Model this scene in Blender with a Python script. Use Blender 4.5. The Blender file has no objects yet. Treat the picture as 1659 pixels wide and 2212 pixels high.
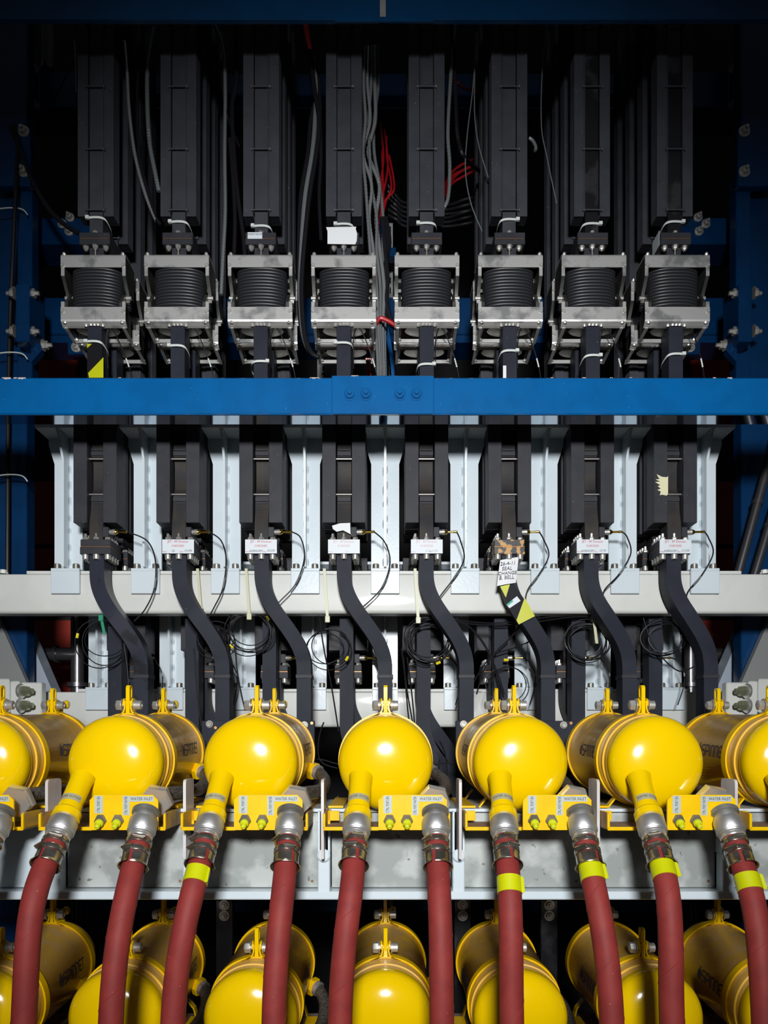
import bpy, bmesh, math, random
from mathutils import Vector, Matrix
random.seed(7)
C = bpy.context.scene
COL = C.collection
H = 1.6                                  # camera height above the floor
F = 1600.0
# ------------------------------------------------------------ camera, world, light, exposure
cam_d = bpy.data.cameras.new('camera'); cam = bpy.data.objects.new('camera', cam_d); COL.objects.link(cam)
cam.location = (0, 0, H); cam.rotation_euler = (math.pi/2, 0, 0)
cam_d.sensor_fit = 'VERTICAL'; cam_d.sensor_height = 53.0; cam_d.sensor_width = 40.0
cam_d.lens = 53.0*F/2212.0; cam_d.shift_y = (1600-1106)/2212.0; cam_d.clip_start = 0.01; cam_d.clip_end = 50
C.camera = cam
w = bpy.data.worlds.new('World'); C.world = w; w.use_nodes = True
w.node_tree.nodes['Background'].inputs[0].default_value = (0.62, 0.66, 0.72, 1)
w.node_tree.nodes['Background'].inputs[1].default_value = 0.035
ld = bpy.data.lights.new('flash_head', 'SPOT'); lo = bpy.data.objects.new('flash_head', ld); COL.objects.link(lo)
ld.energy = 395; ld.shadow_soft_size = 0.17; ld.spot_size = math.radians(59); ld.spot_blend = 0.8
ld.color = (1.0, 1.0, 1.0)
lo.location = (0.0, -1.2, H+0.65)
lo.rotation_euler = (Vector((0, 1.8, H+0.32))-Vector(lo.location)).to_track_quat('-Z', 'Y').to_euler()
C.view_settings.view_transform = 'Standard'; C.view_settings.look = 'None'
C.view_settings.exposure = 0.0; C.view_settings.gamma = 1.0; C.view_settings.use_curve_mapping = False

# ------------------------------------------------------------ materials
def mat(name, col, rough=.5, metal=0., col2=None, nscale=20., nlo=.4, nhi=.6, bump=0., bscale=200., coat=0., fleck=None, fl=(.68,.7), fscale=90., spec=.5):
    m = bpy.data.materials.new(name); m.use_nodes = True; nt = m.node_tree; N = nt.nodes; L = nt.links
    p = N['Principled BSDF']
    p.inputs['Base Color'].default_value = (*col, 1); p.inputs['Roughness'].default_value = rough
    p.inputs['Metallic'].default_value = metal; p.inputs['Coat Weight'].default_value = coat; p.inputs['Coat Roughness'].default_value = .08
    p.inputs['Specular IOR Level'].default_value = spec
    tc = N.new('ShaderNodeTexCoord'); cur = None; oi = N.new('ShaderNodeObjectInfo'); va = N.new('ShaderNodeVectorMath'); va.operation = 'MULTIPLY_ADD'; va.inputs[1].default_value = (3.7, 3.7, 3.7)
    L.new(oi.outputs['Location'], va.inputs[0]); L.new(tc.outputs['Object'], va.inputs[2])
    def noise(sc, det=4):
        n = N.new('ShaderNodeTexNoise'); n.inputs['Scale'].default_value = sc; n.inputs['Detail'].default_value = det
        L.new(va.outputs[0], n.inputs['Vector']); return n
    def ramp(src, a, b):
        r = N.new('ShaderNodeMapRange'); r.inputs[1].default_value = a; r.inputs[2].default_value = b
        L.new(src, r.inputs[0]); return r.outputs[0]
    def mix(fac, a, b):
        x = N.new('ShaderNodeMix'); x.data_type = 'RGBA'; L.new(fac, x.inputs[0])
        for i, v in ((6, a), (7, b)):
            if isinstance(v, tuple): x.inputs[i].default_value = (*v, 1)
            else: L.new(v, x.inputs[i])
        return x.outputs[2]
    if col2: cur = mix(ramp(noise(nscale).outputs[0], nlo, nhi), col, col2)
    if fleck: cur = mix(ramp(noise(fscale, 2).outputs[0], *fl), cur if cur else col, fleck)
    if cur: L.new(cur, p.inputs['Base Color'])
    if bump:
        b = N.new('ShaderNodeBump'); b.inputs['Strength'].default_value = bump; b.inputs['Distance'].default_value = .002
        L.new(noise(bscale).outputs[0], b.inputs['Height']); L.new(b.outputs[0], p.inputs['Normal'])
    m['h'] = 0
    del m['h']
    return m, mix, ramp, noise, N, L, p
def M_(*a, **k): return mat(*a, **k)[0]
BLUE = M_('blue_gloss_paint', (.0,.093,.29), .22, col2=(.0,.106,.325), nscale=14, coat=1., bump=.025, bscale=120, fleck=(.16,.32,.55), fl=(.77,.785), fscale=230)
NAVY = M_('blue_column_paint', (.0,.030,.105), .3, col2=(.0,.024,.085), nscale=8, bump=.05, bscale=90)
BLUE_DIM = M_('dimmed_blue_gloss', (.0,.042,.125), .25, col2=(.0,.036,.11), nscale=10)  # overhead beam's blue, darkened to stand in for the light falling off
TOW = M_('brightened_black_anodised', (.044,.046,.056), .5, col2=(.036,.038,.047), nscale=20, fleck=(.16,.16,.18), fl=(.75,.77), fscale=160, bump=.06, bscale=500, spec=.35)  # black anodising lightened to make up for weak light on the towers
YEL = M_('yellow_enamel', (.80,.53,.0), .16, col2=(.77,.51,.0), nscale=9, coat=.25, bump=.03, bscale=260)
YEL2 = M_('yellow_bracket_paint', (.80,.50,.0), .3, col2=(.74,.45,.0), nscale=30)
BLK = M_('black_anodised', (.032,.033,.040), .52, col2=(.026,.027,.034), nscale=25, spec=.25, fleck=(.16,.16,.18), fl=(.75,.77), fscale=160, bump=.06, bscale=500)
BLKD = M_('black_stained', (.010,.010,.012), .3, col2=(.03,.03,.035), nscale=11, nlo=.52, nhi=.6)
WGB = M_('slate_waveguide_paint', (.023,.0265,.038), .55, col2=(.019,.022,.033), nscale=18, spec=.14, fleck=(.2,.2,.22), fl=(.78,.8), fscale=120)
WGB2 = M_('slate_waveguide_stained', (.022,.026,.04), .35, spec=.25, col2=(.010,.011,.015), nscale=16, nlo=.5, nhi=.58)
BROWNB = M_('dusty_black_paint', (.032,.027,.023), .6, spec=.3, col2=(.019,.019,.023), nscale=22)
PALE = M_('pale_blue_white_paint', (.59,.67,.72), .3, col2=(.56,.645,.695), nscale=10, coat=.2, bump=.08, bscale=140)
WHT = M_('warm_white_paint', (.60,.615,.59), .45, col2=(.56,.575,.55), nscale=12, coat=.05, bump=.05, bscale=260)
STEEL = M_('brushed_steel', (.68,.68,.67), .38, .68, col2=(.34,.345,.345), nscale=22, nlo=.52, nhi=.66, bump=.05, bscale=300)
STEELD = M_('dull_steel', (.34,.33,.30), .45, .7, col2=(.22,.215,.195), nscale=30)
SIDEP = M_('dark_side_plate', (.15,.15,.14), .42, .85, col2=(.09,.09,.085), nscale=25)
CHROME = M_('bright_steel', (.75,.74,.71), .28, .8)
BOLT = M_('zinc_bolt', (.52,.51,.48), .42, .7)
CLAMP = M_('clamp_steel', (.50,.48,.43), .24, .92, col2=(.34,.30,.24), nscale=40)
KNURL = M_('knurled_steel', (.58,.58,.58), .40, .85, bump=.22, bscale=1900)
GALV = M_('galvanised_plate', (.27,.295,.285), .5, .1, col2=(.42,.45,.44), nscale=15, nlo=.46, nhi=.58, fleck=(.16,.17,.15), fl=(.70,.74), fscale=70, bump=.05)
RUB = M_('black_rubber', (.022,.023,.027), .42)
CABLE = M_('black_cable_sheath', (.010,.010,.013), .42, spec=.22)
GREYC = M_('grey_conduit', (.22,.24,.25), .35, .4)
STEELC = M_('steel_conduit', (.62,.64,.66), .28, .75)
REDC = M_('red_cable_sheath', (.42,.006,.012), .4)
BLUC = M_('blue_cable_sheath', (.02,.18,.55), .4)
RED = M_('red_hose_rubber', (.225,.027,.023), .62, spec=.3, col2=(.19,.022,.02), nscale=30, fleck=(.42,.17,.13), fl=(.76,.79), fscale=180, bump=.10, bscale=700)
REDP = M_('dark_red_panel', (.30,.018,.004), .6)
GOLD = M_('gold_plate', (.83,.56,.12), .2, 1.)
COPPER = M_('copper_gasket', (.45,.22,.09), .4, .8)
WORN = M_('worn_black_over_brass', (.022,.022,.026), .4, col2=(.50,.28,.08), nscale=55, nlo=.52, nhi=.55)
TIE = M_('white_nylon', (.62,.66,.64), .4)
TIEO = M_('aged_nylon', (.52,.52,.36), .4)
GREENT = M_('green_nylon', (.02,.25,.14), .4)
PAPER = M_('white_paper', (.74,.77,.79), .6)
CREAM = M_('torn_cream_tape', (.66,.64,.42), .6)
LABELW = M_('sticker_white', (.64,.70,.75), .45)
LABELG = M_('sticker_grey_tape', (.42,.47,.45), .4)
LABELD = M_('sticker_dirty_tape', (.36,.34,.22), .5)
INK = M_('black_ink', (.015,.015,.02), .6)
INKR = M_('red_print', (.50,.012,.025), .6)
INKF = M_('faded_red_print', (.62,.36,.38), .6)
INKG = M_('green_print', (.0,.36,.22), .5)
INKS = M_('blue_black_print', (.03,.032,.06), .5)
LIME = M_('fluorescent_tape', (.50,.53,.0), .4)
LIMEC = M_('yellow_green_plastic', (.55,.60,.01), .4)
YMARK = M_('yellow_marker', (.72,.60,.01), .4)
DARK = M_('charcoal_wall', (.006,.006,.008), .8)
CONC = M_('dark_floor', (.05,.05,.05), .7)
GRAYB = M_('grey_blue_strut', (.30,.35,.42), .35)
PIPE = M_('dark_steel_pipe', (.14,.14,.15), .3, .8)
BRAID = M_('braided_sleeve', (.13,.12,.105), .45, .3, col2=(.06,.055,.05), nscale=240, nlo=.45, nhi=.55, bump=.6, bscale=420)
TAN = M_('dusty_tray_floor', (.27,.17,.10), .8, col2=(.20,.13,.08), nscale=60)
TRAYS = M_('dusty_yellow_paint', (.62,.36,.02), .5, col2=(.30,.19,.10), nscale=25, nlo=.42, nhi=.6)
FIN = M_('fin_plate_paint', (.56,.55,.56), .4, col2=(.50,.46,.44), nscale=18)
# shell of the loads: ochre enamel, settled dust on faces that look up
def shell_mat():
    m, mix, ramp, noise, N, L, p = mat('dusty_ochre_enamel', (.88,.50,.05), .3, coat=.08, spec=.35)
    g = N.new('ShaderNodeNewGeometry'); s = N.new('ShaderNodeSeparateXYZ'); L.new(g.outputs['Normal'], s.inputs[0])
    up = ramp(s.outputs[2], .0, .95); n = ramp(noise(35, 6).outputs[0], .25, .75)
    mu = N.new('ShaderNodeMath'); mu.operation = 'MULTIPLY'; L.new(up, mu.inputs[0]); L.new(n, mu.inputs[1])
    c = mix(mu.outputs[0], (.88,.50,.05), (.66,.43,.20))
    L.new(c, p.inputs['Base Color'])
    r = N.new('ShaderNodeMapRange'); r.inputs[1].default_value = 0; r.inputs[2].default_value = 1; r.inputs[3].default_value = .2; r.inputs[4].default_value = .6
    L.new(mu.outputs[0], r.inputs[0]); L.new(r.outputs[0], p.inputs['Roughness'])
    return m
SHELL = shell_mat()

# ------------------------------------------------------------ geometry helpers
def X(px, Y): return (px-830)*Y/F
def Z(py, Y): return H+(1600-py)*Y/F
def P(px, py, Y): return Vector((X(px, Y), Y, Z(py, Y)))
S = 1.79/F                                # metres per pixel at the waveguide plane
ROOT = {}
class MB:
    def __init__(s): s.v = []; s.f = []; s.mi = []; s.mats = []; s.cur = 0
    def mat(s, m):
        if m not in s.mats: s.mats.append(m)
        s.cur = s.mats.index(m); return s
    def add(s, vs, fs):
        o = len(s.v); s.v += [tuple(v) for v in vs]
        for f in fs: s.f.append([i+o for i in f]); s.mi.append(s.cur)
        return s
    def box(s, x0, x1, y0, y1, z0, z1, b=0.):
        if b <= 0:
            vs = [(x, y, z) for x in (x0, x1) for y in (y0, y1) for z in (z0, z1)]
            return s.add(vs, [(0,1,3,2),(4,6,7,5),(0,4,5,1),(2,3,7,6),(0,2,6,4),(1,5,7,3)])
        vs = []; ix = {}
        for a, x in enumerate((x0, x1)):
            for c, y in enumerate((y0, y1)):
                for d, z in enumerate((z0, z1)):
                    xi = x+b*(1-2*a); yi = y+b*(1-2*c); zi = z+b*(1-2*d)
                    ix[a,c,d] = len(vs); vs += [(x, yi, zi), (xi, y, zi), (xi, yi, z)]
        fs = []
        for a in (0, 1):
            fs.append([ix[a,0,0], ix[a,1,0], ix[a,1,1], ix[a,0,1]])
            fs.append([ix[0,a,0]+1, ix[1,a,0]+1, ix[1,a,1]+1, ix[0,a,1]+1])
            fs.append([ix[0,0,a]+2, ix[1,0,a]+2, ix[1,1,a]+2, ix[0,1,a]+2])
            for c in (0, 1):
                fs.append([ix[0,a,c]+1, ix[1,a,c]+1, ix[1,a,c]+2, ix[0,a,c]+2])
                fs.append([ix[a,0,c], ix[a,1,c], ix[a,1,c]+2, ix[a,0,c]+2])
                fs.append([ix[a,c,0], ix[a,c,1], ix[a,c,1]+1, ix[a,c,0]+1])
                for d in (0, 1): fs.append([ix[a,c,d], ix[a,c,d]+1, ix[a,c,d]+2])
        return s.add(vs, fs)
    def prism(s, pts, axis, a0, a1):      # pts: 2D outline; axis 0: (y,z), 1: (x,z), 2: (x,y)
        def mk(p, a): return ((a, p[0], p[1]), (p[0], a, p[1]), (p[0], p[1], a))[axis]
        n = len(pts); vs = [mk(p, a0) for p in pts]+[mk(p, a1) for p in pts]
        fs = [list(range(n)), list(range(2*n-1, n-1, -1))]+[[i, (i+1) % n, n+(i+1) % n, n+i] for i in range(n)]
        return s.add(vs, fs)
    def ribbon(s, pts, axis, a0, a1, t):  # sheet-metal strip: open 2D line given a thickness
        n = len(pts); off = []
        for i in range(n):
            p = Vector(pts[max(i-1, 0)]); q = Vector(pts[min(i+1, n-1)]); d = (q-p).normalized()
            off.append((pts[i][0]-d.y*t, pts[i][1]+d.x*t))
        for i in range(n-1): s.prism([pts[i], pts[i+1], off[i+1], off[i]], axis, a0, a1)
        return s
    def lathe(s, prof, o, ax, n=24, ph=0., arc=None):   # prof: (radius, distance along axis)
        o = Vector(o); ax = Vector(ax).normalized()
        u = ax.orthogonal().normalized() if abs(ax.z) > .9 else ax.cross(Vector((0, 0, 1))).normalized()
        w_ = ax.cross(u); vs = []; fs = []; k = len(prof); full = arc is None
        m = n if full else n+1
        for i in range(m):
            a = ph+2*math.pi*i/n if full else arc[0]+(arc[1]-arc[0])*i/n
            e = u*math.cos(a)+w_*math.sin(a)
            for r, t in prof: vs.append(o+ax*t+e*r)
        for i in range(n):
            j = (i+1) % m
            for q in range(k-1): fs.append([i*k+q, j*k+q, j*k+q+1, i*k+q+1])
        if full:
            if prof[0][0] > 1e-6: fs.append([i*k for i in range(n)])
            if prof[-1][0] > 1e-6: fs.append([i*k+k-1 for i in range(n)][::-1])
        return s.add(vs, fs)
    def cyl(s, a, b, r, n=16, r2=None):
        a = Vector(a); b = Vector(b); return s.lathe([(r, 0), (r if r2 is None else r2, (b-a).length)], a, b-a, n)
    def tube(s, pts, r, n=8):
        k = len(pts); vs = []; up = Vector((0, 0, 1)); prev = None
        for i in range(k):
            d = (Vector(pts[min(i+1, k-1)])-Vector(pts[max(i-1, 0)])).normalized()
            if prev is None: u = d.orthogonal().normalized()
            else:
                u = prev-d*prev.dot(d); u = u.normalized() if u.length > 1e-6 else d.orthogonal().normalized()
            prev = u; w_ = d.cross(u); rr = r[i] if isinstance(r, list) else r
            for j in range(n):
                a = 2*math.pi*j/n; vs.append(Vector(pts[i])+(u*math.cos(a)+w_*math.sin(a))*rr)
        fs = [[i*n+j, i*n+(j+1) % n, (i+1)*n+(j+1) % n, (i+1)*n+j] for i in range(k-1) for j in range(n)]
        fs += [list(range(n))[::-1], list(range((k-1)*n, k*n))]
        return s.add(vs, fs)
    def mesh(s, name, m=None, off=(0, 0, 0)):
        me = bpy.data.meshes.new(name); o = Vector(off)
        me.from_pydata([Vector(v)-o for v in s.v], [], s.f)
        bm = bmesh.new(); bm.from_mesh(me); bmesh.ops.recalc_face_normals(bm, faces=bm.faces); bm.to_mesh(me); bm.free()
        ms = s.mats if s.mats else [m]
        for q in ms: me.materials.append(q)
        if s.mats: me.polygons.foreach_set('material_index', s.mi)
        me.polygons.foreach_set('use_smooth', [True]*len(me.polygons)); me.set_sharp_from_angle(angle=math.radians(32))
        return me
    def build(s, name, m=None, parent=None, base=None):
        off = ROOT.get(parent.name, Vector()) if parent else Vector(base if base else (0, 0, 0))
        o = bpy.data.objects.new(name, s.mesh(name, m, off)); COL.objects.link(o)
        if parent: o.parent = parent; ROOT[o.name] = off
        else: o.location = off; ROOT[o.name] = Vector(off)
        return o
def inst(name, me, parent, at):
    o = bpy.data.objects.new(name, me); COL.objects.link(o); o.parent = parent; o.location = Vector(at)-ROOT[parent.name]; return o
def tag(o, label=None, cat=None, group=None, kind=None):
    if label: o['label'] = label
    if cat: o['category'] = cat
    if group: o['group'] = group
    if kind: o['kind'] = kind
    return o
def thing(name, base, label, cat, group=None):
    o = bpy.data.objects.new(name, None); COL.objects.link(o); o.location = base; o.empty_display_size = .02
    ROOT[o.name] = Vector(base); return tag(o, label, cat, group)
KIDS = {}
def kids(o):
    return list(o.children)
def copy_tree(o, parent=None):
    c = o.copy(); COL.objects.link(c)
    if parent: c.parent = parent
    for k in kids(o): copy_tree(k, c)
    return c
def dup(o, d, label):
    c = copy_tree(o); c.location = Vector(o.location)+Vector(d); c['label'] = label; ROOT[c.name] = Vector(c.location); return c
def spline(pts, n=8):
    pts = [Vector(p) for p in pts]; out = []
    for i in range(len(pts)-1):
        p0 = pts[max(i-1, 0)]; p1 = pts[i]; p2 = pts[i+1]; p3 = pts[min(i+2, len(pts)-1)]
        for k in range(n):
            t = k/n
            out.append(.5*((2*p1)+(p2-p0)*t+(2*p0-5*p1+4*p2-p3)*t*t+(3*p1-p0-3*p2+p3)*t**3))
    out.append(pts[-1]); return out
ORD = ['first', 'second', 'third', 'fourth', 'fifth', 'sixth', 'seventh', 'eighth', 'ninth', 'tenth', 'eleventh', 'twelfth', 'thirteenth']
# flat lettering
TXT = {}
def text2d(body, size):
    if body not in TXT:
        cu = bpy.data.curves.new('t', 'FONT'); cu.body = body; cu.size = 1; cu.align_x = 'CENTER'; cu.align_y = 'CENTER'; cu.resolution_u = 2
        ob = bpy.data.objects.new('t', cu); COL.objects.link(ob); dg = bpy.context.evaluated_depsgraph_get(); dg.update()
        me = bpy.data.meshes.new_from_object(ob.evaluated_get(dg))
        TXT[body] = ([tuple(v.co[:2]) for v in me.vertices], [list(p.vertices) for p in me.polygons])
        bpy.data.objects.remove(ob); bpy.data.curves.remove(cu); bpy.data.meshes.remove(me)
    v, f = TXT[body]; return [(a*size, b*size) for a, b in v], f
def letter(m, body, size, fn, sx=1., shear=0.):
    v, f = text2d(body, size); m.add([fn(a*sx+shear*b, b) for a, b in v], f)
def stroke(m, pts, wd, fn, sub=.15):
    for i in range(len(pts)-1):
        p = Vector(pts[i]); q = Vector(pts[i+1]); d = (q-p); l = d.length
        if l < 1e-6: continue
        d /= l; nn = Vector((-d.y, d.x))*wd/2; p = p-d*wd*.45; q = q+d*wd*.45; k = max(1, int(l/sub))
        vs = []
        for j in range(k+1):
            c = p+(q-p)*j/k; vs += [fn(*(c+nn)), fn(*(c-nn))]
        m.add(vs, [[2*j, 2*j+1, 2*j+3, 2*j+2] for j in range(k)])
def hexbolt(r, h, n=6, sock=False):
    m = MB()
    if sock: m.lathe([(r*.5, h*.5), (r*.5, h), (r*.9, h), (r, h*.88), (r, 0)], (0, 0, 0), (0, 0, 1), 14)
    else: m.lathe([(r*.35, h*1.35), (r*.4, h), (r*.86, h), (r, h*.85), (r, 0)], (0, 0, 0), (0, 0, 1), 6)
    m.lathe([(r*1.25, .0012), (r*1.25, 0)], (0, 0, 0), (0, 0, 1), 14)
    return m

# ------------------------------------------------------------ the setting
o = MB().box(-9, 9, -3, 4, -.1, 0).build('floor', CONC); tag(o, kind='structure')
o = MB().box(-9, 9, 3.4, 3.5, 0, 8).build('wall_back', DARK); tag(o, kind='structure')

# ------------------------------------------------------------ blue steelwork
def plane_box(m, x0, x1, y0, y1, Ya, Yb, b=0.):   # box whose front face fills this rectangle
    m.box(X(x0, Ya), X(x1, Ya), Ya, Yb, Z(y1, Ya), Z(y0, Ya), b); return m
YB = 1.62
bb = thing('blue_beam', (0, YB, Z(895, YB)), 'bright blue painted beam with bolted splice crossing the middle', 'beam')
plane_box(MB(), -220, 822, 815, 895, YB, 1.672, .003).build('beam_half', BLUE, bb)
plane_box(MB(), 834, 1880, 815, 895, YB, 1.672, .003).build('beam_half', BLUE, bb)
MIRROR = M_('mirror_underside', (.42,.47,.53), .07, 1., bump=.02, bscale=30)  # metal mirror sheet added below the beam to strengthen its reflections
for a_, b_ in ((-220, 822), (834, 1880)): MB().box(X(a_, YB)+.003, X(b_, YB)-.003, YB+.0035, 1.6685, Z(895, YB)-.0012, Z(895, YB)+.0005).build('added_mirror_sheet', MIRROR, bb)
plane_box(MB(), 717, 938, 811, 894, YB-.009, YB, .0015).build('splice_plate', BLUE, bb)
bm_ = MB(); bm_.lathe([(.0048, .016), (.0056, .015), (.0056, .009), (.0098, .009), (.0112, .0075), (.0112, .002), (.0145, .002), (.0145, 0)], (0, 0, 0), (0, -1, 0), 12)
bme = bm_.mesh('splice_bolt', BLUE)
for px in (756, 791, 864, 900): inst('bolt', bme, bb, P(px, 852, YB-.009))
m = MB(); random.seed(3)
for x0, x1, d in ((5,24,5),(30,38,3),(40,56,4),(256,262,2),(1258,1266,2),(1318,1324,2),(1360,1366,2),(1540,1547,2),(1572,1582,3),(1190,1196,2),(670,690,3),(760,775,2)):
    k = 6; up = [(X(x0+(x1-x0)*i/k, YB), Z(815, YB)-.0005) for i in range(k+1)]
    dn = [(X(x0+(x1-x0)*i/k, YB), Z(815+d*random.uniform(.4, 1.2), YB)) for i in range(k, -1, -1)]
    m.prism(up+dn, 1, YB-.0004 if not 717 < x0 < 938 else YB-.0094, YB)
tag(m.build('paint_chip', M_('bare_primer', (.62,.48,.42), .7), bb), kind='stuff')
YT = 1.665
tb = thing('blue_beam', (0, YT, Z(42, YT)), 'dark blue overhead beam along the top edge of the photo', 'beam')
plane_box(MB(), -220, 821, -95, 42, YT, YT+.012, .001).build('beam_half', BLUE_DIM, tb)
plane_box(MB(), 834, 1880, -95, 42, YT, YT+.012, .001).build('beam_half', BLUE_DIM, tb)
plane_box(MB(), 724, 936, 36, 46.5, YT-.0035, YT-.0002).build('splice_plate', BLUE_DIM, tb)
plane_box(MB(), 816, 840, -95, 38, YT+.013, YT+.02).build('steel_packer', STEEL, tb)

boltM = hexbolt(.011, .012).mesh('bolt', BOLT)
def ybolt(name, parent, at, r=.011, h=.012, d=(0, -1, 0), mt=BOLT):
    m = MB(); d = Vector(d).normalized()
    m.lathe([(r*.45, h*1.7), (r*.5, h), (r*.86, h), (r, h*.85), (r, .002)], at, d, 6); m.lathe([(r*1.4, .002), (r*1.4, 0)], at, d, 16)
    return m.build(name, mt, parent)
for sd, nm in ((0, 'left'), (1, 'right')):
    fx = (lambda px: px) if sd == 0 else (lambda px: 1660-px)
    def bx(x0, x1, y0, y1, Ya, Yb, b=.002):
        a, c = sorted((fx(x0), fx(x1))); return plane_box(MB(), a, c, y0, y1, Ya, Yb, b)
    yc = 2.06
    t = thing('blue_column', (X(fx(20), yc), yc, 0), 'dark blue steel column at the %s edge of the photo' % nm, 'column')
    m = MB(); a, c = sorted((fx(-160), fx(58))); m.box(X(a, yc), X(c, yc), yc, yc+.05, 0, 4.4, .003); m.build('column_shaft', NAVY, t)
    m = MB(); a, c = sorted((fx(30), fx(62))); m.box(X(a, 2.0), X(c, 2.0), 2.02, 2.06, Z(830, 2.0), Z(360, 2.0), .002); m.build('cover_strip', NAVY, t)
    pl = bx(-30, 66, 275, 402, 2.0, 2.02); pl = pl.build('gusset_plate', NAVY, t)
    for py in (284, 371): ybolt('bolt', t, P(fx(52), py, 2.0))
    pl = bx(34, 64, 613, 738, 1.96, 2.05).build('end_plate', NAVY, t)
    for py in (634, 716):
        for q, s_ in ((66, 1), (34, -1)):
            p = P(fx(q), py, 1.98); d = s_*(1 if sd == 0 else -1); ybolt('bolt', t, p, .012, .014, (d, 0, 0))
    g = MB(); pts = [(X(fx(64), 1.98), Z(738, 1.98)), (X(fx(100), 1.98), Z(738, 1.98)), (X(fx(64), 1.98), Z(778, 1.98))]
    g.prism(pts, 1, 1.99, 2.01); g.build('gusset_plate', NAVY, t)
    ybolt('bolt', t, P(fx(94), 746, 1.985), .011, .014, (1 if sd == 0 else -1, 0, 0))
    # short beams that reach from the column towards the middle
    for (y0, y1, xa, xb, Yb, wd) in ((155, 233, 60, 165, 2.16, 'upper'), (470, 527, 50, 172, 2.111, 'middle')):
        t2 = thing('blue_bracket', (X(fx(xa), Yb), Yb, Z(y1, Yb)), 'dark blue %s bracket beam bolted beside the %s column' % (wd, nm), 'bracket')
        bx(xa, xb+120, y0, y1, Yb, Yb+.1).build('bracket_arm', NAVY, t2)
        if wd == 'upper':
            bx(60, 86, y0-14, y1+6, Yb-.02, Yb-.001).build('end_plate', NAVY, t2)
            for py in (150, 228): ybolt('bolt', t2, P(fx(74), py, Yb-.02))
        else:
            for px, py in ((135, 484), (150, 500), (152, 470)): ybolt('bolt', t2, P(fx(px), py, Yb), .009, .012)
cb = thing('blue_cross_beam', (0, 2.07, Z(738, 2.07)), 'blue cross beam running behind the steel bellows frames', 'beam')
plane_box(MB(), 62, 1598, 642, 722, 2.16, 2.24, .003).build('beam_web', NAVY, cb)
plane_box(MB(), 62, 1598, 724, 740, 2.16, 2.26, .001).build('bottom_flange', NAVY, cb)
for px in (168, 1492):
    plane_box(MB(), px-22, px+22, 738, 765, 2.14, 2.16, .002).build('lug_plate', NAVY, cb); ybolt('bolt', cb, P(px-2, 750, 2.14), .011, .01)
t = thing('blue_cross_beam', (0, 2.3, Z(210, 2.3)), 'dark blue cross beam high up behind the hanging cables', 'beam')
plane_box(MB(), 40, 1620, 158, 205, 2.3, 2.36, .003).build('beam_web', NAVY, t); plane_box(MB(), 40, 1620, 231, 236, 2.28, 2.38, .001).build('cable_ledge', NAVY, t); plane_box(MB(), 40, 1620, 205, 231, 2.34, 2.36).build('ledge_back', DARK, t)
t = thing('blue_upright', (X(836, 2.1), 2.1, 0), 'narrow blue upright behind the gap between fourth and fifth bellows', 'column')
MB().box(X(820, 2.1), X(838, 2.1), 2.15, 2.2, 0, Z(468, 2.15), .002).build('upright_shaft', NAVY, t)
plane_box(MB(), 822, 856, 534, 553, 2.15, 2.18, .001).build('shelf_angle', NAVY, t)
t = thing('slotted_channel', (X(846, 2.25), 2.25, 0), 'galvanised slotted channel upright behind the cables in the middle gap', 'channel')
m = MB(); m.box(X(846, 2.25), X(849, 2.25), 2.25, 2.29, 0, Z(482, 2.25)); m.box(X(841, 2.25), X(846, 2.25), 2.25, 2.253, 0, Z(482, 2.25)); m.build('channel_web', GALV, t)
m = MB()
for k in range(18): zc = Z(496+k*22, 2.25); m.box(X(842.3, 2.25), X(845, 2.25), 2.2485, 2.25, zc-.009, zc+.009)
tag(m.build('slot_row', DARK, t), kind='stuff')
t = thing('slotted_channel', (X(700, 2.157), 2.157, Z(890, 2.157)), 'galvanised slotted channel below the fourth bellows frame, above the blue beam', 'channel')
m = MB(); m.box(X(686, 2.157), X(715, 2.157), 2.157, 2.16, Z(890, 2.157), Z(735, 2.157)); m.build('channel_web', GALV, t)
m = MB()
for py, ver in ((774+3, 0), (784, 0), (796, 1), (808, 0), (820, 1)):
    c = P(699, py, 2.157); a, b = (.0055, .0018) if not ver else (.0022, .0065)
    m.box(c.x-a, c.x+a, 2.1558, 2.157, c.z-b, c.z+b)
tag(m.build('slot_row', DARK, t), kind='stuff')

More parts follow.
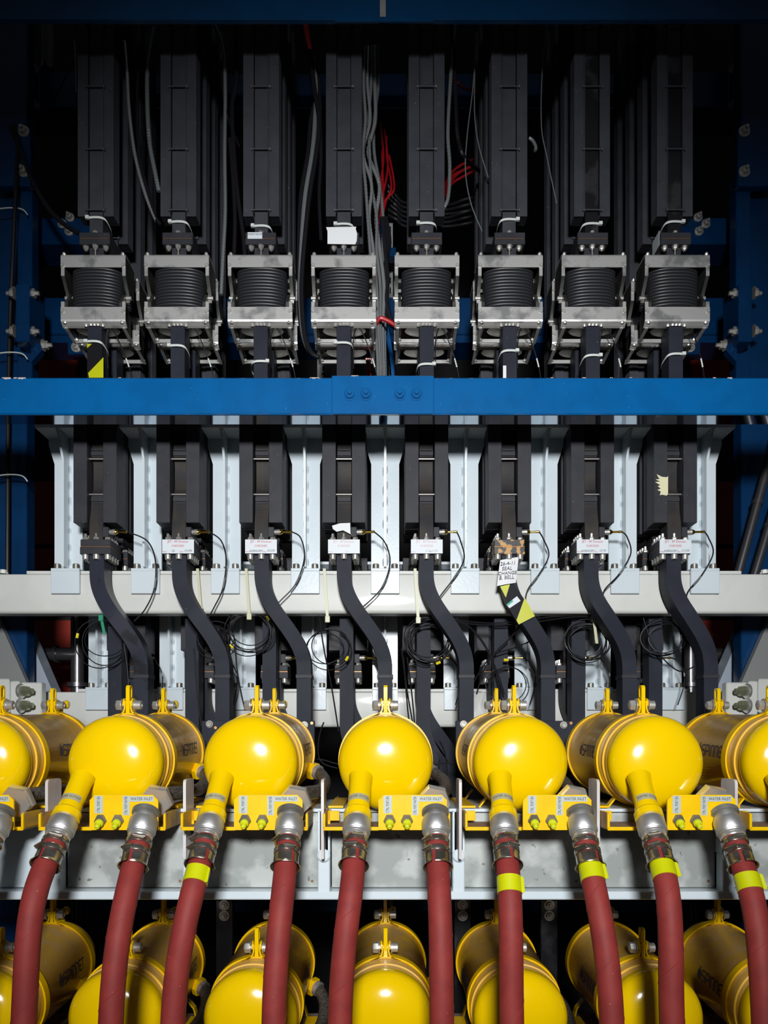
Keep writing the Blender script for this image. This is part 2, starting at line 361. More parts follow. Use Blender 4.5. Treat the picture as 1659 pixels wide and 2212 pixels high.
# deep background: red panels, struts, pipes
for sd, nm in ((0, 'left'), (1, 'right')):
    fx = (lambda px: px) if sd == 0 else (lambda px: 1660-px)
    a, c = sorted((fx(70), fx(165)))
    t = thing('red_cabinet', (X((a+c)/2, 2.7), 2.7, 0), 'dark red panel in the shadow behind the %s side' % nm, 'cabinet')
    for y0, y1 in ((735, 830), (1040, 1180), (1185, 1335), (1340, 1500)):
        plane_box(MB(), a, c, y0, y1-5, 2.7, 2.72).build('panel_sheet', REDP, t)
    m = MB(); m.box(X(a, 2.72), X(c, 2.72), 2.72, 2.75, 0, 3.0); m.build('backing_frame', DARK, t)
    t = thing('diagonal_strut', P(fx(110), 1490, 2.12), 'grey blue diagonal strut behind the %s end of the white beams' % nm, 'strut')
    d0 = P(fx(-92), 1100, 2.14); d1 = P(fx(88), 1520, 2.14); u = (d1-d0).normalized(); nn = Vector((u.z, 0, -u.x))*.046*(1 if sd == 0 else -1)
    m = MB(); vs = [d0+nn, d0-nn, d1-nn, d1+nn]; m.add(vs+[v+Vector((0, .06, 0)) for v in vs], [(0,1,2,3),(7,6,5,4),(0,4,5,1),(1,5,6,2),(2,6,7,3),(3,7,4,0)]); m.build('strut_tube', GRAYB, t)
    q = [(fx(-70), 1326), (fx(-8), 1326), (fx(62), 1484), (fx(-70), 1484)]; m = MB(); m.prism([(X(a, 2.035), Z(b, 2.035)) for a, b in q], 1, 2.035, 2.055); m.build('side_plate', M_('grey_plate', (.20,.21,.21), .5), t)
    t = thing('steel_pipe', (X(fx(165), 2.2), 2.2, 0), 'shiny dark vertical pipe below the white beam on the %s' % nm, 'pipe')
    m = MB(); m.cyl((X(fx(168), 2.3), 2.3, 0), (X(fx(168), 2.3), 2.3, Z(1180, 2.3)), .02, 20); m.build('pipe_shaft', PIPE, t)
    m = MB(); m.cyl((X(fx(168), 2.3), 2.3, Z(1484, 2.3)), (X(fx(168), 2.3), 2.3, Z(1475, 2.3)), .032, 20); m.build('pipe_collar', PIPE, t)
    t = thing('steel_pipe', P(fx(110), 1420, 2.3), 'dark horizontal pipe in front of the %s red panel' % nm, 'pipe')
    m = MB(); m.cyl(P(fx(85), 1413, 2.3), P(fx(168), 1413, 2.3), .021, 16); m.build('pipe_shaft', PIPE, t)
    m = MB(); m.cyl(P(fx(120), 1413, 2.3), P(fx(126), 1413, 2.3), .027, 16); m.build('pipe_collar', PIPE, t)
for k, (a, b) in enumerate((((1592, 1250), (1680, 930)), ((1622, 1270), (1700, 1010)))):
    t = thing('steel_pipe', P(*a, 2.0), 'dark sloping pipe beside the right column, %s one' % ('left' if k == 0 else 'right'), 'pipe')
    m = MB(); m.cyl(P(*a, 2.0), P(*b, 2.0), .0115, 16); m.build('pipe_shaft', PIPE, t)
    m = MB(); pa, pb = P(*a, 2.0), P(*b, 2.0); q = pa+(pb-pa)*.5; m.cyl(q, q+(pb-pa)*.03, .014, 16); m.build('pipe_collar', PIPE, t)
t = thing('vertical_pipe', (X(103, 2.3), 2.3, Z(150, 2.3)), 'grey dusty pipe stub hanging at the upper left', 'pipe')
m = MB(); m.cyl(P(103, 150, 2.3), P(103, -60, 2.3), .018, 20); m.build('pipe_shaft', M_('grey_pipe', (.16, .16, .15), .6), t)
m = MB(); m.cyl(P(103, 152, 2.3), P(103, 146, 2.3), .0195, 20); m.build('pipe_rim', PIPE, t)

# ------------------------------------------------------------ white beams and brackets
def white_beam(dy, dz, x0, x1, label, extra):
    Yb = 1.86; t = thing('white_beam', (0, Yb, Z(1325, Yb)), label, 'beam')
    r = .009; z0 = Z(1325, Yb); z1 = Z(1240, Yb); pr = []
    for cx, cz, a0 in ((Yb+r, z0+r, 180), (Yb+.05-r, z0+r, 270), (Yb+.05-r, z1-r*.4, 0), (Yb+r*.4, z1-r*.4, 90)):
        rr = r if cz < (z0+z1)/2 else r*.4
        for k in range(5):
            a = math.radians(a0+90*k/4); pr.append((cx+rr*math.cos(a), cz+rr*math.sin(a)))
    MB().prism(pr, 0, x0, x1).build('beam_tube', WHT, t)
    m = MB(); m.box(x0+.16, x1-.16, Yb+.004, Yb+.05, z1+.0008, z1+.009, .001); m.build('packer_strip', WHT, t)
    for k in range(8):
        xx = (k-3.5)*.2+.003; m = MB(); m.box(xx-.03, xx+.012, Yb+.001, Yb+.02, z1-.0002, z1+.0022); m.build('shim', WHT, t)
    t.location += Vector((0, dy, dz)); return t
w1 = white_beam(0, 0, -1.06, 1.06, 'upper white painted box beam behind the curved waveguides', True)
w2 = white_beam(.215, -.282, -1.02, 1.02, 'lower white box beam just above the yellow cylinders', False)
T2 = Vector((0, .215, -.282))
def make_bracket():
    zf = Z(1228, 1.85); zt = Z(925, 1.807)
    t = thing('white_bracket', (0, 1.86, zf-.006), '', 'bracket', 'white ribbed brackets on the beams')
    hw = .0352; fl = .050; z1 = zf; za = Z(1003, 1.871); zb = Z(962, 1.871)
    m = MB(); m.prism([(-hw, z1), (hw, z1), (hw, za), (fl, zb), (fl, zt), (-fl, zt), (-fl, zb), (-hw, za)], 1, 1.871, 1.879); m.build('web_plate', PALE, t)
    m = MB(); m.prism([(1.871, z1+.002), (1.838, z1+.002), (1.838, za), (1.806, zt), (1.871, zt)], 0, -.0028, .0028); m.build('rib', PALE, t)
    m = MB(); m.box(-fl-.004, fl+.004, 1.803, 1.885, zt, zt+.008, .001); m.build('top_plate', PALE, t)
    m = MB(); m.box(-.0358, .0358, 1.85, 1.912, z1-.006, z1+.001, .001); m.build('foot_plate', PALE, t)
    m = MB(); m.box(-.0358, .0358, 1.850, 1.8575, Z(1282, 1.85), z1-.006, .0012); m.build('drop_plate', PALE, t)
    cap = MB(); cap.lathe([(.0042, .006), (.0042, .0125), (.0075, .0125), (.0083, .0115), (.0083, 0)], (0, 0, 0), (0, 0, 1), 16); cm = cap.mesh('cap_screw', STEELD)
    for x in (-.0235, .0235): inst('cap_screw', cm, t, (x, 1.861, z1+.001))
    random.seed(5); m = MB()
    for sd in (-1, 1):
        z = z1+.02
        while z < zt-.05:
            l = random.uniform(.008, .014); x = sd*.0045
            n = 8; ring = [(x+.0034*math.cos(2*math.pi*k/n)*(1 if sd*math.cos(2*math.pi*k/n) > 0 else .3), z+l*math.sin(2*math.pi*k/n)) for k in range(n)]
            m.add([(a, 1.8713, b) for a, b in ring]+[(x, 1.8665, z+l*.4), (x, 1.8665, z-l*.4)], [[k, (k+1) % n, n if 0 <= k < 4 else n+1] for k in range(n)]+[[0, n, n+1], [4, n, n+1]])
            z += l*2+random.uniform(.012, .026)
        for k in range(6):
            yy = 1.81+k*.0095; m.lathe([(.001, -.004), (.0034, 0), (.001, .004)], (sd*.003, yy, zt-.002), (0, 1, 0), 6)
    tag(m.build('weld_bead', PALE, t), kind='stuff')
    return t
BR = [None]*18
pb = make_bracket(); pb.location.x = -4*.2+.003
pb['label'] = 'pale white ribbed bracket on the upper beam, first from the left'
for k in range(9):
    lab = 'pale white ribbed bracket on the upper beam, %s from the left' % ORD[k]
    if k: dup(pb, (k*.2, 0, 0), lab)
    dup(pb, Vector((k*.2, 0, 0))+T2, 'pale bracket on the lower white beam behind the coils, %s from the left' % ORD[k])

# ------------------------------------------------------------ finned waveguide towers
XC = [(i-3.5)*.2+.003 for i in range(8)]
ZTOP = H+2.0
def make_tower(wg=None):
    zb = Z(467, 1.79)
    t = thing('finned_waveguide', (0, 1.81, Z(500, 1.79)), '', 'waveguide', 'finned waveguide towers')
    m = MB(); m.box(-.0162, .0162, 1.7935, 1.84, Z(500.5, 1.79), ZTOP, .0008); m.build('waveguide', wg or TOW, t)
    for sd in (-1, 1):
        a, b = sorted((sd*.0195, sd*.0435))
        m = MB(); m.box(a, b, 1.79, 1.7935, zb, ZTOP, .0006); m.build('fin_plate', TOW, t)
        a, b = sorted((sd*.0176, sd*.0198))
        m = MB(); m.box(a, b, 1.7875, 1.7965, Z(458, 1.79), ZTOP); m.build('edge_strip', TOW, t)
        m = MB()
        a, b = sorted((sd*.0197, sd*.0435))
        for k in range(1, 9): m.box(a, b, 1.79+k*.0047, 1.7917+k*.0047, zb+.0005*k, ZTOP)
        tag(m.build('fin_stack', TOW, t), kind='stuff')
    for py in (52, 187, 322, 453.5):
        z = Z(py, 1.787); m = MB(); m.cyl((-.022, 1.7865, z), (.0225, 1.7865, z), .0017, 10); r = m.build('tie_rod', TOW, t)
        MB().cyl((.0205, 1.7865, z), (.0245, 1.7865, z), .0042, 6).build('nut', TOW, r); MB().cyl((-.0235, 1.7865, z), (-.0205, 1.7865, z), .0034, 6).build('nut', TOW, r)
    return t
tw = make_tower(); tw2 = make_tower(BLKD)
LOOK = ['', '', '', '', '', '', 'black-stained ', 'black-stained ']
used = set()
for i in range(8):
    src = tw2 if i >= 6 else tw
    lab = '%stall black finned waveguide, front row, %s from the left' % (LOOK[i], ORD[i])
    lab2 = 'black finned waveguide in the row behind, %s from the left' % ORD[i]
    if src.name not in used: used.add(src.name); keep = (src, i, lab)
    d = (XC[i], 0, 0)
    if i not in (0, 6): dup(src, d, lab)
    dup(tw, (XC[i], .1, 0), lab2)
tw.location.x += XC[0]; tw['label'] = 'tall black finned waveguide, front row, first from the left'
tw2.location.x += XC[6]; tw2['label'] = 'black-stained tall black finned waveguide, front row, seventh from the left'
for o in (tw, tw2): ROOT[o.name] = Vector(o.location)

def make_duct():
    zb = Z(872, 2.0); t = thing('finned_duct', (0, 2.0, zb), '', 'duct', 'black ducts in the deep rows')
    m = MB(); m.box(-.0195, .0195, 1.9945, 2.03, zb, ZTOP, .0008); m.build('duct_body', TOW, t)
    for sd in (-1, 1):
        a, b = sorted((sd*.0195, sd*.0435)); m = MB(); m.box(a, b, 1.99, 1.9935, zb, ZTOP, .0006); m.build('fin_plate', TOW, t)
        m = MB()
        for k in range(1, 8): m.box(a, b, 1.99+k*.0047, 1.9917+k*.0047, zb, ZTOP)
        tag(m.build('fin_stack', TOW, t), kind='stuff')
    return t
dk = make_duct(); first = True
for i in (0, 1, 2, 5, 6, 7):
    for r_, nm in ((0, 'third'), (1, 'fourth')):
        lab = 'shadowed black duct in the %s row back, behind the %s tower from the left' % (nm, ORD[i])
        if first: first = False; keepd = (XC[i], lab)
        else: dup(dk, (XC[i], .1*r_, 0), lab)
dk.location.x += keepd[0]; dk['label'] = keepd[1]; ROOT[dk.name] = Vector(dk.location)
# ------------------------------------------------------------ bellows in steel gimbal frames
scr = MB(); scr.lathe([(.0019, .001), (.0019, .0028), (.0042, .0028), (.0046, .0022), (.0046, 0)], (0, 0, 0), (0, -1, 0), 14); SCR = scr.mesh('screw', BOLT)
nut = MB(); nut.lathe([(.0012, .0062), (.0026, .0058), (.003, .0045), (.0042, .0042), (.0046, .0035), (.0046, 0)], (0, 0, 0), (0, -.45, 1), 8); NUT = nut.mesh('small_nut', BOLT)
fb = MB(); fb.lathe([(.0024, .0105), (.003, .0105), (.0034, .0075), (.0058, .0075), (.0062, .0068), (.0062, .0018), (.0078, .0018), (.0078, 0)], (0, 0, 0), (0, 0, -1), 6); HB = fb.mesh('flange_nut', BOLT)
tp = MB(); tp.lathe([(.003, .006), (.0052, .0055), (.006, .005), (.006, 0)], (0, 0, 0), (0, 0, 1), 6); TB = tp.mesh('top_nut', BOLT)
def make_bellows(style):
    yf = 1.774; zb = Z(704, 1.778); zt = Z(548, yf); yr = 1.842
    t = thing('bellows_joint', (0, 1.81, zb-.06), '', 'bellows', 'bellows joints in steel frames')
    hw = .0775; zs = Z(577, yf); zl = Z(663, yf); zc = Z(690, yf)
    pr = [(yf, zs), (yf, zt-.006), (yf+.0015, zt-.002), (yf+.006, zt), (yr, zt)]
    m = MB(); m.ribbon(pr, 0, -hw, hw, -.003); m.build('top_bracket', STEEL, t)
    pr = [(yf, zl), (yf, zc), (yf+.0015, zc-.004), (yf+.009, zb+.003), (yf+.014, zb)]
    m = MB(); m.ribbon(pr, 0, -hw, hw, .003); m.build('bottom_bracket', STEEL, t)
    m = MB(); m.box(-hw+.006, hw-.006, yr-.004, yr, zb-.008, zb-.003+.004); m.build('rear_bar', STEEL, t)
    m = MB(); m.box(-hw+.006, hw-.006, yr-.004, yr, zt-.03, zt, .0005); m.build('rear_plate', STEELD, t)
    zp = Z(638, 1.80); ym = (yf+yr)/2
    for sd in (-1, 1):
        x0, x1 = sorted((sd*(hw-.0005), sd*(hw-.0085)))
        up = [(yf+.0031, zt-.004), (yf+.0031, zs-.02), (yf+.028, zp+.004), (ym, zp-.014), (yr-.004, zp+.004), (yr-.004, zt-.004)]
        m = MB(); m.prism(up, 0, x0, x1); m.build('side_plate', SIDEP, t)
        x2, x3 = sorted((sd*(hw-.0005), sd*(hw-.0075)))
        lo_ = [(yf+.0031, zc), (yf+.0031, zl+.014), (yf+.008, zl+.02), (yf+.026, zp+.002), (ym+.01, zl+.02), (yr-.004, zl+.006), (yr-.004, zb+.004), (yf+.018, zb+.003)]
        m = MB(); m.prism(lo_, 0, x2+sd*-.0083, x3+sd*-.0083); m.build('side_plate', SIDEP, t)
        # bright front edge pads
        x0, x1 = sorted((sd*hw, sd*(hw-.0085)))
        m = MB(); m.box(x0, x1, yf+.001, yf+.0045, zs-.02, zs+.004, .0006); m.box(x0, x1, yf+.001, yf+.0045, zl-.004, zl+.014, .0006); m.build('edge_pad', STEEL, t)
        m = MB(); m.cyl((sd*(hw-.017), ym, zp-.003), (sd*(hw+.003), ym, zp-.003), .005, 12); m.build('pivot_pin', BOLT, t)
        m = MB(); m.ribbon([(yf+.012, zb+.001), (yr, zb-.006)], 0, *sorted((sd*(hw-.004), sd*(hw-.011))), -.003); m.build('lower_arm', STEEL, t)
        for zz in (Z(573, yf), Z(672, yf)): inst('screw', SCR, t, (sd*(hw-.0048), yf, zz))
        inst('small_nut', NUT, t, (sd*(hw-.007), yf+.004, zt-.001))
        inst('small_nut', NUT, t, (sd*(hw-.009), yf+.004, zb+.006))
        inst('small_nut', NUT, t, (sd*(hw-.013), yr-.006, zb-.004))
    for k in range(5): inst('small_nut', NUT, t, ((k-2)*.0085+(.003 if k == 4 else -.003 if k == 0 else 0), yf+.009, zb+.003-(.002 if k in (0, 4) else 0)))
    # ribbed rubber body
    nr = 20; z0 = zb+.012; z1 = zt-.004; a, b = .0570, .0275; n = 56; vs = []; fs = []; rows = []
    ph = (z1-z0)/nr
    for r_ in range(nr):
        for q in range(7):
            tt = -1+2*q/6; rows.append((z0+ph*(r_+.5+tt*.5), .0042*math.sqrt(max(0, 1-tt*tt))))
    for zz, e in rows:
        for k in range(n):
            an = 2*math.pi*k/n; c, s_ = math.cos(an), math.sin(an)
            ca = abs(c)**.85*(1 if c > 0 else -1); sa = abs(s_)**.85*(1 if s_ > 0 else -1)
            vs.append(((a+e)*ca, ym+.001+(b+e)*sa, zz))
    for q in range(len(rows)-1):
        for k in range(n): fs.append([q*n+k, q*n+(k+1) % n, (q+1)*n+(k+1) % n, (q+1)*n+k])
    m = MB(); m.add(vs, fs); m.build('bellows', RUB, t)
    m = MB(); vs = []
    for zz in (zb+.012, zb+.004):
        for k in range(40): an = 2*math.pi*k/40; vs.append((.052*math.cos(an), ym+.028*math.sin(an), zz))
    m.add(vs, [[k, (k+1) % 40, 40+(k+1) % 40, 40+k] for k in range(40)]+[list(range(40)), list(range(40, 80))]); m.build('end_disc', STEELD, t)
    # flange pair above
    z0 = Z(527.5, 1.783); z1 = Z(514.3, 1.783); z2 = Z(501.5, 1.783)
    m = MB(); m.box(-.037, .037, 1.783, 1.85, z0, z1-.0006, .0012); m.build('lower_flange', BLK, t)
    m = MB(); m.box(-.037, .037, 1.783, 1.85, z1+.0006, z2, .0012); m.build('upper_flange', BLK, t)
    m = MB(); m.box(-.0352, .0352, 1.7838, 1.849, z1-.0006, z1+.0006); m.build('gasket', COPPER, t)
    for x, y in ((-.024, 1.793), (0, 1.789), (.024, 1.793), (-.024, 1.835), (.024, 1.835)): inst('flange_nut', HB, t, (x, y, z0))
    inst('top_nut', TB, t, (0, 1.789, z2))
    m = MB(); m.cyl((0, 1.7895, z0-.004), (0, 1.7895, zt+.001), .0017, 8); m.build('stud', BOLT, t)
    m = MB(); m.box(-.0172, .0172, 1.797, 1.84, zt, z0); m.build('neck', BLK, t)
    # waveguide below
    m = MB(); m.box(-.0172, .0172, 1.783, 1.831, Z(930, 1.79), zb+.004, .001); m.build('lower_waveguide', WGB, t)
    return t
be = make_bellows(0)
BEL = []
for i in range(8):
    d = (XC[i], 0, 0)
    lab = 'black ribbed bellows in a steel frame, front row, %s from the left' % ORD[i]
    if i: BEL.append(dup(be, d, lab))
    dup(be, (XC[i], .1, 0), 'steel bellows frame in the row behind, %s from the left' % ORD[i])
be.location.x += XC[0]; be['label'] = 'black ribbed bellows in a steel frame, front row, first from the left'; ROOT[be.name] = Vector(be.location)
BEL = [be]+BEL
def flatpart(name, parent, polys, Yf, mt, th=.0006, label=None):
    m = MB()
    for pl in polys: m.prism([(X(a, Yf), Z(b, Yf)) for a, b in pl], 1, Yf-th, Yf)
    o = m.build(name, mt, parent)
    if label: o['label'] = label
    return o
flatpart('hazard_tape', BEL[0], [[(189, 742), (222, 742), (222, 830), (189, 830)]], 1.7828, M_('black_gloss_tape', (.012, .012, .014), .2), .0006, 'black and yellow striped tape')
flatpart('hazard_stripe', BEL[0], [[(189, 743), (199, 743), (189, 752)], [(224, 772), (224, 816), (193, 816), (191, 806)]], 1.782, LIME)
o = flatpart('sticker', BEL[2], [[(535.5, 502), (567, 502), (567, 516), (535.5, 516)]], 1.7828, LABELW, label='small white inspection sticker')
m = MB(); letter(m, 'INSPECTED BY', .0056, lambda a, b: (X(551, 1.782)+a, 1.7818, Z(506, 1.782)+b)); m.build('lettering', INK, o)
m = MB(); pl = [(705, 491), (770, 490), (769, 495), (772, 505), (771, 521), (768, 528), (708, 527), (708, 500)]
m.prism([(X(a, 1.779), Z(b, 1.779)) for a, b in pl], 1, 1.7785, 1.7795); o = m.build('paper_sheet', PAPER, None, P(738, 528, 1.779)); tag(o, 'blank white paper sheet stuck over the flange above the fourth bellows', 'paper')
flatpart('sticker', BEL[5], [[(1087, 790), (1094, 790), (1094, 830), (1087, 830)]], 1.7825, PAPER, label='narrow white paper strip')
m = MB(); x = XC[7]-.0375; m.box(x-.0006, x, 1.79, 1.835, Z(530, 1.79), Z(498, 1.79)); m.build('sticker', LABELW, BEL[7])['label'] = 'white sticker on the flange side'

# ------------------------------------------------------------ cable ties on the waveguides
def cable_tie(cx, py, Yf, wd, dp, label, flip, drop=4, mt=TIE):
    t = thing('cable_tie', (cx, Yf, Z(py, Yf)), label, 'cable tie')
    s_ = -1 if flip else 1; z = Z(py, Yf); dz = drop*S
    pts = [Vector((cx-s_*wd*1.05, Yf-.0015, z)), Vector((cx, Yf-.004, z-.0005)), Vector((cx+s_*wd*.8, Yf-.003, z-dz*.4)), Vector((cx+s_*(wd+.004), Yf+.004, z-dz)), Vector((cx+s_*(wd+.007), Yf+dp*.6, z-dz*2.4)), Vector((cx+s_*(wd+.004), Yf+dp, z-dz*3))]
    sp = spline(pts, 6); hb = .0026; vs = []; fs = []
    for p in sp: vs += [p+Vector((0, 0, hb)), p-Vector((0, 0, hb)), p+Vector((0, .0012, -hb)), p+Vector((0, .0012, hb))]
    for k in range(len(sp)-1):
        for j in range(4): fs.append([4*k+j, 4*k+(j+1) % 4, 4*k+4+(j+1) % 4, 4*k+4+j])
    m = MB(); m.add(vs, fs); m.build('tie_strap', mt, t)
    m = MB(); x = cx-s_*wd*1.05; m.box(x-.0045, x+.0045, Yf-.006, Yf+.001, z-.004, z+.004, .0008); m.build('tie_head', mt, t)
    return t
for i, (py, fl) in enumerate(((471, 0), (480, 0), (489, 0), (485, 0), (483, 0), (475, 1), (484, 1), (480, 1))):
    cable_tie(XC[i], py, 1.793, .0195, .04, 'white cable tie around the waveguide above the %s bellows' % ORD[i], fl)
for i, (py, fl) in enumerate(((738, 0), (747, 0), (781, 1), (741, 0), (787, 1), (758, 1), (768, 1), (765, 1))):
    cable_tie(XC[i]-.001, py, 1.781, .0172, .04, 'white cable tie around the waveguide below the %s bellows' % ORD[i], fl)

# ------------------------------------------------------------ black cooling clamps round the waveguides
YK = 1.786
def make_cooler():
    z0 = Z(1129, YK); z1 = Z(905, YK)
    t = thing('cooling_clamp', (0, YK+.03, z0), '', 'clamp', 'black cooling clamps')
    for sd in (-1, 1):
        a, b = sorted((sd*.0192, sd*.0522))
        m = MB(); m.box(a, b, YK, YK+.05, z0, z1, .0008); m.build('clamp_block', BLK, t)
        m = MB(); zz = z0-.002
        for k in range(7): m.box(a+.002, b+(.001 if sd > 0 else 0), YK+.0515+k*.0042, YK+.0535+k*.0042, zz, z1)
        tag(m.build('fin_stack', BLK, t), kind='stuff')
    yv = [(905, 1.815), (960, 1.808), (985, 1.806), (990, 1.815), (1000, 1.82), (1050, 1.82), (1060, 1.815), (1066, 1.806), (1080, 1.806), (1100, 1.804), (1130, 1.795), (1152, 1.793), (1168, 1.793)]
    pts = [(y, Z(py, 1.8)) for py, y in yv]
    m = MB(); m.prism(pts+[(1.842, pts[-1][1]), (1.842, pts[0][1])], 0, -.0165, .0165); m.build('waveguide', BROWNB, t)
    for py in (991.5, 1068):
        m = MB(); m.cyl((-.0192, 1.802, Z(py, 1.802)), (.0192, 1.802, Z(py, 1.802)), .0019, 10); m.build('tie_rod', CHROME, t)
    for py, q in ((980, -1), (1079, 1)):
        m = MB(); zc = Z(py, 1.804); m.box(-.0165, .0165, 1.8025, 1.806, zc-.005, zc+.005, .0005); m.box(-.0155, .0135, 1.8028, 1.806, zc-q*.009-.0015, zc-q*.009+.0015); m.build('clip', BLK, t)
    m = MB(); m.box(.017, .031, 1.79, 1.83, Z(1160, 1.79), Z(1138, 1.79), .001); m.build('probe_boss', BLK, t)
    return t
ck = make_cooler()
COOL = []
for i in range(8):
    if i: COOL.append(dup(ck, (XC[i], 0, 0), 'black finned cooling clamp below the blue beam, %s from the left' % ORD[i]))
    dup(ck, (XC[i], .1, 0), 'black cooling clamp hidden behind the %s front clamp' % ORD[i])
    dup(ck, Vector((XC[i], 0, 0))+T2, 'black cooling clamp above the lower white beam, %s from the left' % ORD[i])
ck.location.x += XC[0]; ck['label'] = 'black finned cooling clamp below the blue beam, first from the left'; ROOT[ck.name] = Vector(ck.location)
COOL = [ck]+COOL
pl = [(1443.5, 1028.5), (1440.7, 1031), (1436, 1030.7), (1430, 1030), (1419, 1024.6), (1422, 1030.7), (1425.5, 1034.6), (1416.5, 1036), (1426.6, 1040.4), (1415.4, 1041.5), (1426.6, 1048), (1421, 1050.6), (1427.7, 1055.6), (1420.3, 1058.4), (1427.7, 1062), (1425.5, 1070), (1430, 1068.6), (1440.7, 1070.7), (1443.3, 1066.4)]
tx = flatpart('torn_tape', COOL[7], [pl], YK-.0002, CREAM, .0006, 'torn cream tape remnant')

# ------------------------------------------------------------ curved waveguides with bolted flanges
cb1 = MB(); cb1.lathe([(.0026, .0155), (.0034, .015), (.0034, .0062), (.0062, .0062), (.0069, .0052), (.0069, .0006), (.0082, .0006), (.0082, 0)], (0, 0, 0), (0, 0, 1), 6)
cb1.lathe([(.0038, .043), (.0038, .0478), (.0066, .0478), (.0074, .0466), (.0074, .0378), (.0086, .0378), (.0086, .0363)], (0, 0, .0), (0, 0, -1), 14)
cb1.lathe([(.0028, -.038), (.0028, .001)], (0, 0, 0), (0, 0, 1), 8)
FBOLT = cb1.mesh('flange_bolt', BOLT)
def sweep(m, path, wd, dep):
    vs = []; k = len(path)
    for i, (x, z, yf) in enumerate(path):
        p = path[max(i-1, 0)]; q = path[min(i+1, k-1)]; d = Vector((q[0]-p[0], q[1]-p[1])).normalized(); n = Vector((-d.y, d.x))*wd/2
        vs += [(x+n.x, yf, z+n.y), (x-n.x, yf, z-n.y), (x-n.x, yf+dep, z-n.y), (x+n.x, yf+dep, z+n.y)]
    fs = [[4*i+j, 4*i+(j+1) % 4, 4*i+4+(j+1) % 4, 4*i+4+j] for i in range(k-1) for j in range(4)]+[[0,1,2,3], [4*k-4, 4*k-3, 4*k-2, 4*k-1]]
    m.add(vs, fs)
def bend_path(straight=0.):
    z0 = Z(1197, 1.80); pts = [(0, z0, 1.797)]
    a = Z(1238, 1.80)-straight; b = Z(1446, 1.815)-straight
    pts.append((0, a, 1.797))
    for k in range(1, 33):
        t = k/32; s_ = t*t*t*(t*(6*t-15)+10); s_ = .55*s_+.45*(3*t*t-2*t**3)
        z = a+(b-a)*t; yy = 1.797+max(0, min(1, (t-.42)/.5))*.021
        pts.append((.1*s_, z, yy))
    pts.append((.1, b-.2, 1.818)); return pts
def make_bend(mt, fm=BLK, straight=0., nb=6):
    zj = Z(1180.5, 1.788); z0 = Z(1197, 1.788); z1 = Z(1164.5, 1.788)
    t = thing('curved_waveguide', (0, 1.83, Z(1600, 1.8)-straight), '', 'waveguide', 'curved waveguides with bolted flanges')
    m = MB(); m.box(-.0375, .0375, 1.788, 1.861, z0, zj-.0006, .0012); m.build('lower_flange', fm, t)
    m = MB(); m.box(-.0365, .0365, 1.789, 1.861, zj+.0006, z1, .0012); m.build('upper_flange', fm, t)
    m = MB(); m.box(-.036, .036, 1.7885, 1.86, zj-.0006, zj+.0006); m.build('gasket', COPPER, t)
    for x, y in ((-.027, 1.797), (0, 1.795), (.027, 1.797), (.028, 1.814), (.028, 1.83), (.028, 1.847), (-.028, 1.814), (-.028, 1.83), (-.028, 1.847)):
        inst('flange_bolt', FBOLT, t, (x, y, z1))
    m = MB(); sweep(m, bend_path(straight), .0352, .048); m.build('waveguide_tube', mt, t)
    zc = Z(1461, 1.818)-straight
    m = MB(); m.box(.1-.0196, .1+.0196, 1.816, 1.868, zc-.0045, zc+.0045, .0006); m.build('collar', BLK, t)
    return t
bd = make_bend(WGB); bdS = make_bend(WGB2); bdW = make_bend(WGB, WORN); bdL = make_bend(WGB, BLK, .36)
desc = ['stained curved waveguide with bare copper-lined flange, first from the left', 'curved waveguide labelled with a full inspection sticker, second from the left', 'curved waveguide with printed inspection sticker, third from the left', 'curved waveguide with faded sticker below the white scrap, fourth from the left', 'curved waveguide with faded inspection sticker, fifth from the left', 'curved waveguide with worn flange and yellow hazard tape, sixth from the left', 'curved waveguide with printed inspection sticker, seventh from the left', 'rightmost curved waveguide with printed inspection sticker']
BEND = []
for i in range(8):
    if i == 0: o = bdS; o.location.x += XC[0]; o['label'] = desc[0]
    elif i == 5: o = bdW; o.location.x += XC[5]; o['label'] = desc[5]
    else: o = dup(bd, (XC[i], 0, 0), desc[i])
    ROOT[o.name] = Vector(o.location); BEND.append(o)
    if i: dup(bdL, (XC[i], .1195, 0), 'straight dark waveguide dropping behind the upper white beam, %s from the left' % ORD[i])
    if i: dup(bd, Vector((XC[i], 0, 0))+T2, 'dark curved waveguide at the lower white beam, %s from the left' % ORD[i])
bdL.location += Vector((XC[0], .1195, 0)); bdL['label'] = 'straight dark waveguide dropping behind the upper white beam, first from the left'
bd.location += Vector((XC[0], 0, 0))+T2; bd['label'] = 'dark curved waveguide at the lower white beam, first from the left'
# inspection stickers
def sticker(i, red, hand, date):
    t = BEND[i]; cx = XC[i]; Ys = 1.7876; z0, z1 = Z(1195.5, Ys), Z(1165.5, Ys); hw = .0385
    m = MB(); m.box(cx-hw+.0005, cx+hw, Ys-.0008, Ys, z0, z1); o = m.build('sticker', LABELW, t)
    zc = (z0+z1)/2; hh = z1-z0
    fn = lambda dx, dz: (lambda a, b: (cx+dx+a, Ys-.0012, zc+dz+b))
    m = MB(); letter(m, 'JET - RF Division', .0080, fn(0, hh*.34), .92); letter(m, 'CHECKED', .0072, fn(0, .0012), .95)
    letter(m, 'Name', .0042, fn(-.0325, -hh*.38)); letter(m, 'Date', .0042, fn(.0085, -hh*.38)); m.build('printed_lettering', red, o)
    if hand:
        m = MB(); letter(m, hand, .0076, fn(-.0115, -hh*.33), .80, .25); letter(m, date, .0072, fn(.0245, -hh*.31), .72, .3); m.build('handwriting', INK, o)
sticker(1, INKR, 'C6', '13/12/96'); sticker(2, INKR, 'AGREGORY', '20/12/93'); sticker(3, INKF, '', ''); sticker(4, INKF, '', '')
